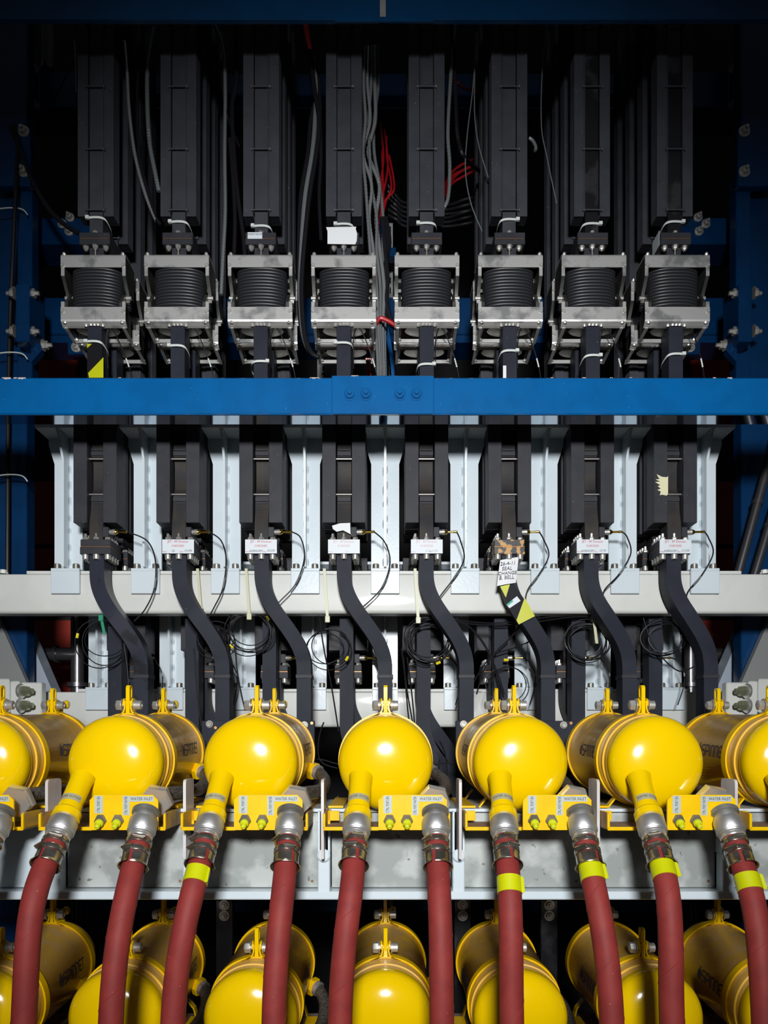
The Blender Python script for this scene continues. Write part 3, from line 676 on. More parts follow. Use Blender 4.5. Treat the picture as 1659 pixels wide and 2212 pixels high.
sticker(6, INKR, 'AGREGORY', '12/1/93'); sticker(7, INKR, 'AGREGORY', '21/12/93')
m = MB(); letter(m, 'C 12-12-93', .007, lambda a, b: (XC[4]+.012+a, 1.7864, Z(1190, 1.787)+b), .9, .2); m.build('handwriting', M_('faded_ink', (.3,.33,.36), .6), BEND[4])
# note, hazard tape and sticker on the sixth
t6 = BEND[5]
def curved_sheet(name, parent, quad, Yf, mt, th=.0008, bulge=.003):
    q = [Vector((X(a, Yf), Z(b, Yf))) for a, b in quad]; n = 8; vs = []; fs = []
    for s_ in (0, 1):
        for i in range(n+1):
            for j in range(n+1):
                u, v = i/n, j/n; p = (q[0]*(1-u)+q[1]*u)*(1-v)+(q[3]*(1-u)+q[2]*u)*v
                vs.append((p.x, Yf-bulge*math.sin(math.pi*u)*(.4+.6*v)+s_*th, p.y))
    k = (n+1)**2
    for s_ in (0, 1):
        for i in range(n):
            for j in range(n): a = s_*k+i*(n+1)+j; fs.append([a, a+1, a+n+2, a+n+1])
    m = MB(); m.add(vs, fs); return m.build(name, mt, parent)
o = tag(MB().box(0, .001, 0, .001, 0, .001).build('tmp', PAPER)); bpy.data.objects.remove(o)
nt_ = thing('paper_note', P(1098, 1260, 1.79), 'white handwritten note taped below the worn sixth flange', 'note')
sh = curved_sheet('note_sheet', nt_, [(1081, 1210), (1121, 1203), (1115, 1259), (1074, 1266)], 1.792, PAPER)
m = MB()
for k, (s_, px, py) in enumerate((('26-4-11', 1098, 1217), ('SEAL', 1096, 1228), ('CHANGE', 1097, 1238), ('B. BELL', 1095, 1247.5))):
    letter(m, s_, .0125 if k != 2 else .0115, (lambda px, py: (lambda a, b: (X(px, 1.788)+a, 1.7875, Z(py, 1.788)+b+.08*a)))(px, py), .95, .1)
m.build('handwriting', INKS, sh)
def on_bend(name, polys, mt, th, parent, dy=0., label=None):
    m = MB()
    for pl in polys:
        n = len(pl); vs = []
        for s_ in (0, 1):
            for a, b in pl:
                yy = 1.797 - dy
                vs.append((X(a, yy), yy-(th if s_ == 0 else 0), Z(b, yy)))
        m.add(vs, [list(range(n)), list(range(n, 2*n))]+[[k, (k+1) % n, n+(k+1) % n, n+k] for k in range(n)])
    o = m.build(name, mt, parent)
    if label: o['label'] = label
    return o
on_bend('hazard_tape', [[(1081, 1266), (1110, 1262), (1130, 1290), (1155, 1333), (1121, 1349), (1104, 1322), (1088, 1290)]], M_('clear_black_tape', (.02,.02,.026), .15), .0006, t6, 0, 'glossy black and yellow hazard tape')
on_bend('hazard_stripe', [[(1081, 1267), (1102, 1262), (1093, 1291)], [(1134, 1291), (1156, 1331), (1121, 1349), (1116, 1340)]], LIME, .0006, t6, .0008)
o = on_bend('sticker', [[(1094, 1306), (1117, 1288), (1125, 1298), (1101, 1314)]], LABELW, .0006, t6, .0016)
on_bend('printed_band', [[(1094, 1306), (1107, 1296), (1109.5, 1299), (1096.5, 1309)]], INKG, .0004, t6, .0024)
m = MB(); m.prism([(X(a, 1.79), Z(b, 1.79)) for a, b in ((718, 1137), (735, 1132), (757, 1131), (758, 1155), (763, 1158), (742, 1147), (728, 1150), (720, 1144))], 1, 1.7845, 1.7853)
o = m.build('paper_scrap', PAPER, None, P(740, 1150, 1.785)); tag(o, 'torn white paper scrap hanging above the fourth flange', 'paper')

# ------------------------------------------------------------ coaxial probes
def coax(cx, dy, dz, pts, label):
    Yc = 1.80; b = Vector((cx+.03, Yc+dy, Z(1147.5, 1.79)+dz)); e = (1, -.12, .0)
    t = thing('coaxial_cable', b, label, 'cable', 'coaxial probe cables')
    m = MB(); m.lathe([(.0045, 0), (.0062, .001), (.0062, .007), (.0068, .0075), (.0068, .0135), (.006, .0145), (.004, .0145)], b+Vector((.0005, 0, 0)), e, 18); m.build('connector_nut', BOLT, t)
    m = MB(); m.lathe([(.0058, 0), (.0064, .001), (.006, .003), (.0028, .007), (.0026, .020), (.0032, .0205), (.0032, .028), (.0018, .03)], b+Vector((.015, -.0018, 0)), e, 14); m.build('gold_ferrule', GOLD, t)
    pp = [b+Vector((.043, -.0052, 0))]+[Vector(p) for p in pts]
    m = MB(); m.tube(spline(pp, 8), .00165, 8); m.build('cable_lead', CABLE, t)
    k = len(spline(pp, 8)); q = spline(pp, 8)[int(k*.52):int(k*.62)]
    m = MB(); m.tube(q, .0022, 8); m.build('cable_marker', GREYC, t)
CX = [[(318,1168),(336,1210),(334,1270),(314,1316),(290,1342)], [(478,1168),(489,1208),(482,1270),(463,1312),(450,1335)], [(650,1162),(658,1205),(640,1260),(608,1296),(585,1318)], [(832,1172),(843,1215),(826,1268),(788,1308),(770,1318)], [(995,1168),(1003,1208),(980,1250),(950,1290),(942,1312)], [(1175,1166),(1186,1200),(1165,1240),(1140,1275),(1136,1310),(1140,1345)], [(1355,1160),(1363,1196),(1338,1240),(1308,1272),(1302,1292)], [(1530,1160),(1541,1195),(1518,1240),(1488,1276),(1483,1300),(1488,1320)]]
for i in range(8):
    pts = [P(a, b, 1.80+.03*min(1, k/2)) for k, (a, b) in enumerate(CX[i])]
    coax(XC[i], 0, 0, pts, 'thin black coaxial cable with gold connector beside the %s flange from the left' % ORD[i])
    Y2 = 2.0; xx = XC[i]+.07
    pts = [Vector((xx+.012, Y2-.01, Z(1147.5, 1.79)-.29)), Vector((xx+.03, Y2-.015, Z(1147.5, 1.79)-.32)), Vector((xx+.032, Y2-.01, Z(1147.5, 1.79)-.36)), Vector((xx+.02, Y2, Z(1147.5, 1.79)-.41))]
    coax(XC[i], T2.y-.005, T2.z, pts, 'small gold-tipped coaxial cable above the lower beam, %s from the left' % ORD[i])

# ------------------------------------------------------------ yellow water-cooled loads
PIT = .25; YD = 1.376; RC = .0873
SPN = {'S': (.62, [[(.6,1),(.12,1),(0,.88),(0,.62),(.1,.52),(.5,.5),(.6,.4),(.6,.12),(.5,0),(0,0)]]), 'P': (.62, [[(0,0),(0,1),(.48,1),(.6,.88),(.6,.52),(.48,.42),(0,.42)]]),
       'I': (.05, [[(0,0),(0,1)]]), 'N': (.56, [[(0,0),(0,1),(.42,1),(.54,.88),(.54,0)]]), 'E': (.5, [[(.48,0),(.12,0),(0,.12),(0,.88),(.12,1),(.48,1)], [(0,.5),(.42,.5)]]), 'R': (.45, [[(0,0),(0,.88),(.12,1),(.45,1)]])}
def spinner(m, fn, h):
    u = -1.3*h
    c = [(u+.5*h*.42*2*.5+.42*h*math.cos(a*math.pi/8)*.8, h*.42+.42*h*math.sin(a*math.pi/8)) for a in range(17)]
    cx = u+.21*h
    for k in range(4):
        y = h*(.14+.2*k); hw = .36*h*math.sqrt(max(.1, 1-((y-.42*h)/(.42*h))**2)); stroke(m, [(cx-hw, y), (cx+hw, y)], .15*h, fn, .1*h)
    stroke(m, [(cx+.4*h*math.sin(a), .42*h-.46*h*math.cos(a)) for a in [k*math.pi/8*1.0 for k in range(-8, 9)]], .06*h, fn, .1*h)
    stroke(m, [(cx-.2*h, .85*h), (cx, 1.2*h), (cx+.2*h, .85*h)], .08*h, fn, .1*h)
    u = -.55*h
    for ch in 'SPINNER':
        wd, st = SPN[ch]
        for s_ in st: stroke(m, [(u+a*h, b*h) for a, b in s_], .14*h, fn, .12*h)
        u += wd*h+.24*h
ZC1 = H-.0395; ZC2 = H-.512
def make_load():
    zc = ZC1; DD = .042; t = thing('water_load', (0, 1.55, zc-RC), '', 'tank', 'yellow water-cooled loads')
    pr = []
    for k in range(15):
        a = math.pi/2*k/14; pr.append((RC*math.sin(a)**.9 if k else 0, -DD*math.cos(a)**.92))
    pr += [(RC, .014), (RC-.0008, .0155)]
    m = MB(); m.lathe(pr+[(.04, .0135)], (0, YD, zc), (0, 1, 0), 72); m.build('front_dish', YEL, t)
    m = MB(); m.lathe([(.03, .010), (RC-.0015, .0132), (RC-.0015, .03), (RC+.001, .032), (RC+.001, .075), (RC-.0002, .077), (RC-.0002, .295), (RC-.003, .303), (RC-.003, .325), (RC-.006, .335), (RC-.02, .347), (.02, .35)], (0, YD, zc), (0, 1, 0), 72); sh = m.build('shell', SHELL, t)
    h = .0215
    for sd in (-1, 1):
        def fn(u, v, sd=sd):
            a = math.radians(2)+v/RC; r = RC+.0006; return (sd*r*math.cos(a), YD+.165+sd*u, zc+r*math.sin(a))
        m = MB(); spinner(m, fn, h); m.build('printed_logo', INKS, sh)
    # clamp straps
    for ys, wd in ((1.436, .018), (1.664, .018)):
        r0 = RC+.0014; r1 = RC+.0044; th = math.radians(6.2)
        m = MB(); m.lathe([(r0, 0), (r1, .0), (r1, .003), (r1, wd-.003), (r1, wd), (r0, wd), (r0, 0)], (0, ys, zc), (0, 1, 0), 72)
        st = m.build('clamp_strap', YEL2, t)
        for sd in (-1, 1):
            x = sd*.0068; b = zc+RC
            pts = [(sd*.03, b-.0036), (sd*.02, b+.0005), (sd*.0125, b+.004), (sd*.009, b+.008), (sd*.0075, b+.014), (x, b+.028), (x, b+.0335)]
            vs = []
            m = MB(); m.ribbon(pts[:-1], 1, ys, ys+wd, sd*.0028)
            ring = [(ys+wd/2+.0105*math.cos(q*math.pi/8), b+.0225+.0105*math.sin(q*math.pi/8)) for q in range(9)]
            m.prism([(ys, b+.018), *ring[::-1], (ys+wd, b+.018)], 0, *sorted((x, x-sd*-.0028)))
            m.build('ear', YEL2, st)
        bz = zc+RC+.0195; yc = ys+wd/2
        # lifting lug with slotted hole
        m = MB(); oz0, oz1 = zc+RC+.002, zc+RC+.0580; hw = .0088; n = 10
        out = [(yc-hw, oz0), (yc+hw, oz0), (yc+hw, oz1-.004), (yc+hw-.004, oz1), (yc-hw+.004, oz1), (yc-hw, oz1-.004)]
        hol = [(yc+.0052*math.cos(a), (oz1-.012 if math.sin(a) >= 0 else oz1-.022)+.0052*math.sin(a)+.003) for a in [2*math.pi*k/16+.01 for k in range(16)]]
        bmm = bmesh.new(); ov = [bmm.verts.new((0, *p)) for p in out]; hv = [bmm.verts.new((0, *p)) for p in hol]
        es = [bmm.edges.new((l[k], l[(k+1) % len(l)])) for l in (ov, hv) for k in range(len(l))]
        r = bmesh.ops.triangle_fill(bmm, use_beauty=True, edges=es, use_dissolve=False)
        bmm.verts.index_update(); tris = [[v.index for v in f.verts] for f in bmm.faces]; co = [v.co.copy() for v in bmm.verts]; bmm.free()
        k = len(co); vs = [(c.x-.0036, c.y, c.z) for c in co]+[(c.x+.0036, c.y, c.z) for c in co]
        fs = tris+[[a+k for a in f] for f in tris]
        for a0, l in ((0, len(out)), (len(out), len(hol))):
            for q in range(l): fs.append([a0+q, a0+(q+1) % l, k+a0+(q+1) % l, k+a0+q])
        m.add(vs, fs); m.build('lifting_lug', YEL, st)
        m = MB(); m.cyl((-.0255, yc, bz), (.023, yc, bz), .0048, 12); m.lathe([(.0055, -.0005), (.0062, 0), (.0092, .001), (.0106, .003), (.0106, .011)], (-.0255, yc, bz), (1, 0, 0), 6); m.lathe([(.0125, .0), (.0125, .002)], (-.0135, yc, bz), (1, 0, 0), 18)
        m.lathe([(.0115, .0), (.0115, .002), (.0088, .002), (.0088, .0125), (.0078, .0135), (.0045, .0135), (.0045, .007)], (.011, yc, bz), (1, 0, 0), 18); m.build('bolt', BOLT, st)
        for sd in (-1, 1):
            zf = zc-.1215+.001
            m = MB(); m.ribbon([(sd*.052, zc-RC*.82), (sd*.068, zc-RC*.82-.020), (sd*.076, zf), (sd*.103, zf)], 1, ys, ys+wd, sd*.003); m.build('strap_foot', YEL2, st)
            m = MB(); m.lathe([(.012, 0), (.012, .0018), (.0088, .002), (.0088, .0075), (.0075, .0088)], (sd*.091, ys+wd/2, zf+.003), (0, 0, 1), 6); m.build('foot_bolt', BOLT, st)
    # vent elbow on the back
    m = MB(); zt = zc+RC; m.lathe([(.011, -.003), (.011, .002), (.0065, .003)], (.004, 1.70, zt), (0, 0, 1), 14); m.tube(spline([(.004, 1.70, zt), (.004, 1.70, zt+.012), (.006, 1.70, zt+.018), (.014, 1.70, zt+.021), (.017, 1.70, zt+.021)], 4), .0062, 12)
    m.lathe([(.0085, 0), (.0095, .003), (.0095, .008), (.007, .011)], (.013, 1.70, zt+.021), (1, 0, 0), 12); m.build('vent_elbow', YEL, t)
    # outlet pipe
    d = Vector((-.04, -.69, -.72)).normalized(); A = Vector((-.0475, 1.285, H-.1157))+d*.024; L0 = A-d*.083
    m = MB(); m.lathe([(.0215, -.01), (.0195, .006), (.0192, .053), (.0205, .063), (.0205, .067), (.024, .072), (.024, .085), (.018, .085)], L0, d, 32); op = m.build('outlet_pipe', YEL, t)
    m = MB(); m.lathe([(.0196, .052), (.0196, .066)], L0, d, 20, arc=(math.radians(-60), math.radians(70)))
    u = d.cross(Vector((0, 0, 1))).normalized(); w_ = d.cross(u)
    # strip facing the viewer
    m = MB(); e = (-Vector((0, 1, 0))-d*(-Vector((0, 1, 0))).dot(d)).normalized(); f_ = d.cross(e)
    def band(a, b, r=.0197): return L0+d*(.049-b)+(e*math.cos(a/r)+f_*math.sin(a/r))*r
    sg = 1 if f_.x > 0 else -1; vs = []; n = 14
    for k in range(n+1):
        a = (-.022+.044*k/n); vs += [band(a, -.0065), band(a, .0065)]
    m.add(vs, [[2*k, 2*k+1, 2*k+3, 2*k+2] for k in range(n)]); ls = m.build('label_strip', LABELD, op)
    m = MB(); letter(m, 'WATER OUTLET', .0062, lambda a, b: band(sg*a, b, .0200), .9); m.build('lettering', INK, ls)
    return t, d, A
ld0, OD, OA = make_load()
CYX = [(i-3)*PIT+.003 for i in range(7)]
U_LAB = ['leftmost yellow tank of the upper row, cut by the left edge', 'yellow tank of the upper row, second from the left', 'yellow tank of the upper row, third from the left', 'yellow tank in the centre of the upper row, facing straight ahead', 'yellow tank of the upper row, third from the right', 'yellow tank of the upper row, second from the right', 'rightmost yellow tank of the upper row, cut by the right edge']
L_LAB = [s_.replace('upper', 'lower') for s_ in U_LAB]
DZ = ZC2-ZC1
def row_pos(src, labs_u, labs_l, skip_l=()):
    for i in range(7):
        if i: dup(src, (CYX[i], 0, 0), labs_u[i])
        if i not in skip_l: dup(src, (CYX[i], 0, DZ), labs_l[i])
    src.location.x += CYX[0]; src['label'] = labs_u[0]
def tilt(o, rz, ry):                      # the tanks rise a little towards the back
    if o.name.split('.')[0] in ('outlet_pipe', 'strap_foot', 'foot_bolt'): return
    if o.type == 'MESH':
        for v in o.data.vertices: v.co.z += .046*(v.co.y+ry-1.40)
    for k in o.children: tilt(k, rz, ry)
for k in ld0.children: tilt(k, 0, ld0.location.y)
row_pos(ld0, U_LAB, L_LAB)
NM = ['leftmost', 'second left', 'third left', 'central', 'third right', 'second right', 'rightmost']

# trays under the loads
def make_tray():
    zt = H-.157; yf = 1.303; yb = 1.70
    t = thing('yellow_tray', (0, 1.5, zt), '', 'tray', 'yellow trays under the tanks')
    hw = .1115
    m = MB(); m.box(-hw+.0015, hw+.0015, yf, yb, zt, zt+.004, .0008); m.build('tray_floor', TAN, t)
    m = MB(); m.box(-hw+.0015, hw+.0015, yf-.0025, yf, zt-.001, zt+.0055, .0008); m.build('front_edge', YEL2, t)
    for sd in (-1, 1):
        a, b = sorted((sd*hw, sd*(hw-.004))); a += .0015; b += .0015
        m = MB(); m.box(a, b, yf+.002, yb, zt, zt+.03, .0006); m.build('side_wall', TRAYS, t)
        m = MB(); m.box(a-(.0004 if sd < 0 else 0), b+(.0004 if sd > 0 else 0), yf-.0025, yf+.0045, zt+.001, zt+.0285, .001); m.build('wall_tip', YEL2, t)
    m = MB(); m.box(-.085, .085, 1.455, 1.46, zt+.004, zt+.025, .0008); m.box(-.108, -.08, 1.40, 1.60, zt+.030, zt+.034); m.box(.08, .108, 1.40, 1.60, zt+.030, zt+.034); m.build('cradle', YEL2, t)
    m = MB(); m.box(-.108, -.102, 1.36, 1.395, zt+.004, zt+.028); m.box(-.108, -.085, 1.36, 1.366, zt+.010, zt+.028, .0006); m.build('corner_bracket', YEL2, t)
    # inlet plate
    yp = 1.282; x0, x1 = X(818, yp)-.003, X(966, yp)-.003; z0, z1 = Z(1793, yp), Z(1717, yp); c = .009
    pl = [(x0, z0), (x1, z0), (x1, z1-c), (x1-c, z1), (x0+c, z1), (x0, z1-c)]
    m = MB(); m.prism(pl, 1, yp, yp+.004); ip = m.build('inlet_plate', YEL2, t)
    m = MB(); m.box(x0+.002, x1-.002, yp+.004, yf+.002, z0, z0+.003); m.build('plate_return', YEL2, ip)
    def lab(px0, px1, py0, py1, txt, rot):
        m = MB(); m.box(X(px0, yp)-.003, X(px1, yp)-.003, yp-.0006, yp, Z(py1, yp), Z(py0, yp)); o = m.build('label_strip', LABELG, t)
        cx, cz = (X(px0, yp)+X(px1, yp))/2-.003, (Z(py0, yp)+Z(py1, yp))/2
        ln = (X(px1, yp)-X(px0, yp)) if not rot else (Z(py0, yp)-Z(py1, yp)); v, f = text2d(txt, 1.); wl = max(a for a, b in v)-min(a for a, b in v)
        sz = .0072; sx = ln*.92/(wl*sz)
        m = MB(); letter(m, txt, sz, (lambda a, b: (cx-b, yp-.001, cz+a)) if rot else (lambda a, b: (cx+a, yp-.001, cz+b)), sx); m.build('lettering', INK, o)
    lab(829, 847, 1719, 1757, 'CTRL. PORT SF6', True); lab(890, 904.5, 1719, 1761, 'CTRL. PORT WATER', True); lab(905, 957, 1720, 1731.5, 'WATER INLET', False)
    m = MB(); m.lathe([(.020, -.006), (.0232, -.003), (.0232, .004), (.0195, .006), (.0195, .013)], (.0855, 1.280, H-.124), (.0, -.62, -.785), 28); m.build('inlet_collar', STEELD, ip)
    for px in (842, 879.5):
        p = P(px, 1772, yp)-Vector((.003, 0, 0)); d = Vector((.0, -.78, -.45))
        m = MB(); m.lathe([(.0105, -.004), (.0105, .004), (.0092, .006)], p, d, 6); po = m.build('port_nut', STEELD, t)
        m = MB(); m.lathe([(.0062, .005), (.0075, .007), (.0072, .0115), (.0052, .0125), (.0042, .021), (.003, .022)], p, d, 16); m.build('port_cap', LIMEC, po)
    return t
tr = make_tray()
row_pos(tr, ['yellow tray under the %s tank of the upper row' % n for n in NM], ['yellow tray under the %s tank of the lower row' % n for n in NM])

# braided hoses behind the inlet plates
def make_braid():
    t = thing('braided_hose', (.085, 1.31, H-.13), '', 'hose', 'grey braided hoses')
    p = Vector((.087, 1.326, H-.110))
    m = MB(); m.lathe([(.017, -.004), (.0285, -.004), (.0305, .0), (.0305, .016), (.027, .02), (.017, .02)], p, (0, 1, .18), 6, ph=.2); m.build('hex_nut', CHROME, t)
    m = MB(); m.lathe([(.02, .018), (.021, .026), (.016, .034)], p, (0, 1, .18), 24); m.build('ferrule', CHROME, t)
    path = [p+Vector((0, .03, .005)), Vector((.094, 1.385, H-.099)), Vector((.112, 1.44, H-.099)), Vector((.122, 1.50, H-.098)), Vector((.123, 1.555, H-.085)), Vector((.112, 1.60, H-.074)), Vector((.10, 1.62, H-.068))]
    m = MB(); m.tube(spline(path, 8), .0125, 14); m.build('braid_sleeve', BRAID, t)
    m = MB(); q = Vector((.102, 1.618, H-.069)); m.lathe([(.013, -.006), (.016, -.005), (.016, .006)], q, (-.8, .5, .2), 20); m.build('ferrule', CHROME, t)
    m = MB(); m.lathe([(.016, .004), (.020, .006), (.020, .018), (.017, .02)], q, (-.8, .5, .2), 6); m.build('union_nut', YEL2, t)
    return t
br = make_braid()
row_pos(br, ['grey braided hose beside the %s tank of the upper row' % n for n in NM], ['grey braided hose beside the %s tank of the lower row' % n for n in NM])

# ------------------------------------------------------------ red water hoses
def red_hose(x0, A, d, xend, label, tapes, seed):
    rnd = random.Random(seed); A = Vector(A)+Vector((x0, 0, 0)); d = Vector(d).normalized()
    t = thing('red_hose', A, label, 'hose', 'red water hoses')
    m = MB(); m.lathe([(.0175, -.002), (.0205, .0), (.0205, .006), (.0232, .0065), (.0238, .009), (.0238, .029), (.0226, .031), (.0215, .031), (.0205, .034), (.0215, .0345), (.0215, .0365), (.0188, .038)], A, d, 40); m.build('coupling', KNURL, t)
    m = MB(); m.lathe([(.0242, .0095), (.0242, .0125)], A, d, 40)
    m = MB(); m.lathe([(.0192, .034), (.0204, .036), (.0204, .041), (.0196, .043)], A, d, 32); m.build('sleeve', CHROME, t)
    e = (-Vector((0, 1, 0))-d*(-Vector((0, 1, 0))).dot(d)).normalized(); f_ = d.cross(e)
    for s0 in (.0455, .0635):
        a0 = rnd.uniform(-.5, .9)
        m = MB(); m.lathe([(.0190, s0), (.0212, s0+.0006), (.0217, s0+.002), (.0217, s0+.0085), (.0212, s0+.0099), (.0190, s0+.0105)], A, d, 36); c_ = m.build('hose_clamp', CLAMP, t)
        q = A+d*(s0+.005)+(e*math.cos(a0)+f_*math.sin(a0))*.0215; tn = (-e*math.sin(a0)+f_*math.cos(a0)); nr = (e*math.cos(a0)+f_*math.sin(a0))
        m = MB(); vs = [q+tn*a+d*b+nr*c*(1-.25*(abs(a) > .006)) for a in (-.008, .008) for b in (-.0045, .0045) for c in (-.001, .0035)]
        m.add(vs, [(0,1,3,2),(4,6,7,5),(0,4,5,1),(2,3,7,6),(0,2,6,4),(1,5,7,3)]); m.cyl(q-tn*.010+nr*.003, q+tn*.010+nr*.003, .0024, 8); m.build('clamp_screw', CLAMP, c_)
    # two flared claw shells gripping the hose tail
    up = d.cross(Vector((0, 0, 1))).normalized(); a_e = math.atan2(e.dot(d.cross(up)), e.dot(up)); a0 = a_e+rnd.uniform(-.7, .5)
    for k in range(2):
        s0 = a0+k*math.pi
        m = MB(); m.lathe([(.0196, .0755), (.0200, .078), (.0202, .090), (.0216, .094), (.0238, .097), (.0250, .0973), (.0254, .0963), (.0243, .0955), (.0226, .093), (.0213, .090), (.0211, .078), (.0206, .0755)], A, d, 14, arc=(s0+.14, s0+math.pi-.14)); m.build('claw_shell', CLAMP, t)
    # rubber
    B = A+d*.042; Cc = A+d*.108; ye = 1.14; ze = H-.436
    xe = X(xend, ye)
    dd = Vector((xe-Cc.x, ye-Cc.y, ze-Cc.z))
    P1 = Cc+d*.07; P3 = Vector((xe, ye, ze)); P4 = Vector((xe+(xe-Cc.x)*.25, ye-.035, ze-.35)); tdir = (P4-P3).normalized(); P2 = P3-tdir*.11
    pts = []
    for k in range(25):
        s_ = k/24; pts.append(Cc*(1-s_)**3+3*P1*s_*(1-s_)**2+3*P2*s_*s_*(1-s_)+P3*s_**3)
    low = [P3+(P4-P3)*k/6 for k in range(1, 7)]+[Vector((P4.x, P4.y-.03, H-1.2)), Vector((P4.x, P4.y-.05, .02))]
    full = [B, A+d*.075]+pts+low
    m = MB(); m.tube(full, .0189, 32); ho = m.build('hose_tube', RED, t)
    # moulded spiral wrap ridges
    rad = .01895; rid = MB(); acc = 0.; ang = rnd.random()*6
    seg = pts[3:]+low[:3]; loop = []
    for k in range(len(seg)-1):
        p, q = seg[k], seg[k+1]; dv = (q-p); n = 10
        dn = dv.normalized(); e2 = (-Vector((0, 1, 0))+dn*dn.y).normalized(); f2 = dn.cross(e2)
        for j in range(n):
            c = p+dv*j/n; ang += dv.length/n*58; loop.append(c+(e2*math.cos(ang)+f2*math.sin(ang))*rad)
    rid.tube(loop, .0004, 4); rid.build('wrap_ridge', RED, ho)
    for px_y in tapes:
        best = min(range(len(pts)-1), key=lambda k: abs(1600-(pts[k].z-H)*F/pts[k].y-px_y)); p = pts[best]; dn = (pts[best+1]-pts[best]).normalized()
        m = MB(); m.lathe([(.0186, -.0135), (.0196, -.0135), (.0197, -.004), (.0196, .004), (.0199, .0135), (.0186, .0135)], p, dn, 32); tp_ = m.build('marking_tape', LIME, t)
        m = MB(); e2 = (-Vector((0, 1, 0))+dn*dn.y).normalized(); f2 = dn.cross(e2); sg = 1 if f2.x > 0 else -1; q = p+(f2*sg*.017+e2*.0105); vs = [q-dn*.013, q+dn*.0145, q+dn*.0145+f2*sg*.005+e2*.002, q-dn*.010+f2*sg*.004+e2*.002]
        m.add(vs+[v-e2*.0006 for v in vs], [(0,1,2,3),(4,5,6,7),(0,1,5,4),(1,2,6,5),(2,3,7,6),(3,0,4,7)]); m.build('tape_tail', LIME, tp_)
    return t
ID = Vector((.0, -.62, -.785)).normalized(); IB = Vector((.0855, 1.280, H-.124))+ID*.010
OUTX = [-300, 52, 374, 735, 1106, 1452, 1800]; INX = [-110, 240, 592, 955, 1322, 1652, 2000]
OT = {2: [1896], 4: [1915], 5: [1870]}; IT = {4: [1880], 5: [1913]}
for i in range(1, 6):
    red_hose(CYX[i], OA, OD, OUTX[i], 'red hose on the water outlet of the %s upper tank%s' % (NM[i], ', with yellow tape' if i in OT else ''), OT.get(i, []), i)
for i in range(0, 6):
    red_hose(CYX[i], IB, ID, INX[i], 'red hose on the water inlet plate of the %s upper tank%s' % (NM[i], ', with yellow tape' if i in IT else ''), IT.get(i, []), 20+i)

# ------------------------------------------------------------ white rack with grey plates below the upper row
YR = 1.342
rk = thing('white_rack', (0, YR, Z(1945, 1.37)), 'white steel rack frame with upright divider plates under the upper tanks', 'rack')
zr0, zr1 = Z(1944, 1.37), Z(1926, 1.37)
m = MB(); m.box(-1.05, 1.05, 1.37, 1.42, zr0, zr1, .002); m.build('bottom_rail', PALE, rk)
m = MB(); m.box(-1.05, 1.05, 1.40, 1.62, zr0+.16, zr0+.166); m.build('shelf_sheet', PALE, rk)
FX = [(i-3)*PIT+.003-.125+.0105 for i in range(8)]
for k, x in enumerate(FX):
    z0 = Z(1856, YR); z1 = Z(1684, YR); r = .008; ya, yb = YR, YR+.056
    pr = [(ya, z0), (yb, z0), (yb, z1-r)]+[(yb-r+r*math.cos(a*math.pi/8), z1-r+r*math.sin(a*math.pi/8)) for a in range(1, 5)]+[(ya+r-r*math.sin(a*math.pi/8), z1-r+r*math.cos(a*math.pi/8)) for a in range(0, 5)]
    m = MB(); m.prism(pr, 0, x-.0026, x+.0026); m.build('divider_plate', FIN, rk)
    m = MB(); m.box(x-.011, x+.011, 1.372, 1.40, zr1-.004, Z(1846, 1.37), .0015); m.build('upright', PALE, rk)
    m = MB(); m.lathe([(.012, 0), (.012, .004), (.009, .006)], (x, 1.372, Z(1848, 1.37)), (0, -1, 0), 20); m.build('weld_cap', PALE, rk)
    m = MB(); m.box(x-.011, x-.0075, 1.375, 1.41, Z(1846, 1.37), zr0+.163); m.box(x+.0075, x+.011, 1.375, 1.41, Z(1846, 1.37), zr0+.163); m.build('channel_flange', PALE, rk)
PN = ['first', 'second', 'third', 'fourth', 'fifth', 'sixth', 'seventh']
for i in range(7):
    a, b = FX[i]+.0125, FX[i+1]-.0125; z0 = zr1+.0015; z1 = zr0+.158
    t = thing('rack_plate', ((a+b)/2, 1.405, z0), ('white plate' if i == 0 else 'grey blotched metal plate')+' under the upper tanks, %s from the left' % PN[i], 'plate')
    m = MB(); m.box(a, b, 1.402, 1.405, z0, z1, .0006); m.build('plate_sheet', PALE if i == 0 else GALV, t)
    m = MB()
    m.lathe([(.0028, 0), (.0028, .0004)], (b-.012, 1.402, z0+.012), (0, -1, 0), 12); m.build('screw_hole', M_('rust', (.2,.12,.07), .8), t)

# dark plates behind the third and fifth tanks
for i, nm in ((2, 'third from the left'), (4, 'third from the right')):
    Yp = 1.775; a, b = (436, 680) if i == 2 else (985, 1240)
    t = thing('mounting_plate', P((a+b)/2, 1640, Yp), 'slate blue mounting plate behind the upper tank %s' % nm, 'plate')
    plane_box(MB(), a, b, 1557, 1660, Yp, Yp+.012, .001).build('plate_body', WGB, t)
    for px, py, r in ((a+17, 1564, 1), (b-22, 1566, 1)):
        p = P(px, py, Yp); m = MB(); m.lathe([(.0045, .003), (.0045, .006), (.0062, .006), (.0066, .005), (.0066, .001), (.0085, .001), (.0085, 0)], p, (0, -1, 0), 18); m.build('cap_screw', STEELD, t)
    for px, py in ((b-6, 1562), (a+30, 1572)):
        p = P(px, py, Yp); m = MB(); m.lathe([(.0036, 0), (.0036, .0006)], p, (0, -1, 0), 12); m.build('threaded_hole', COPPER, t)

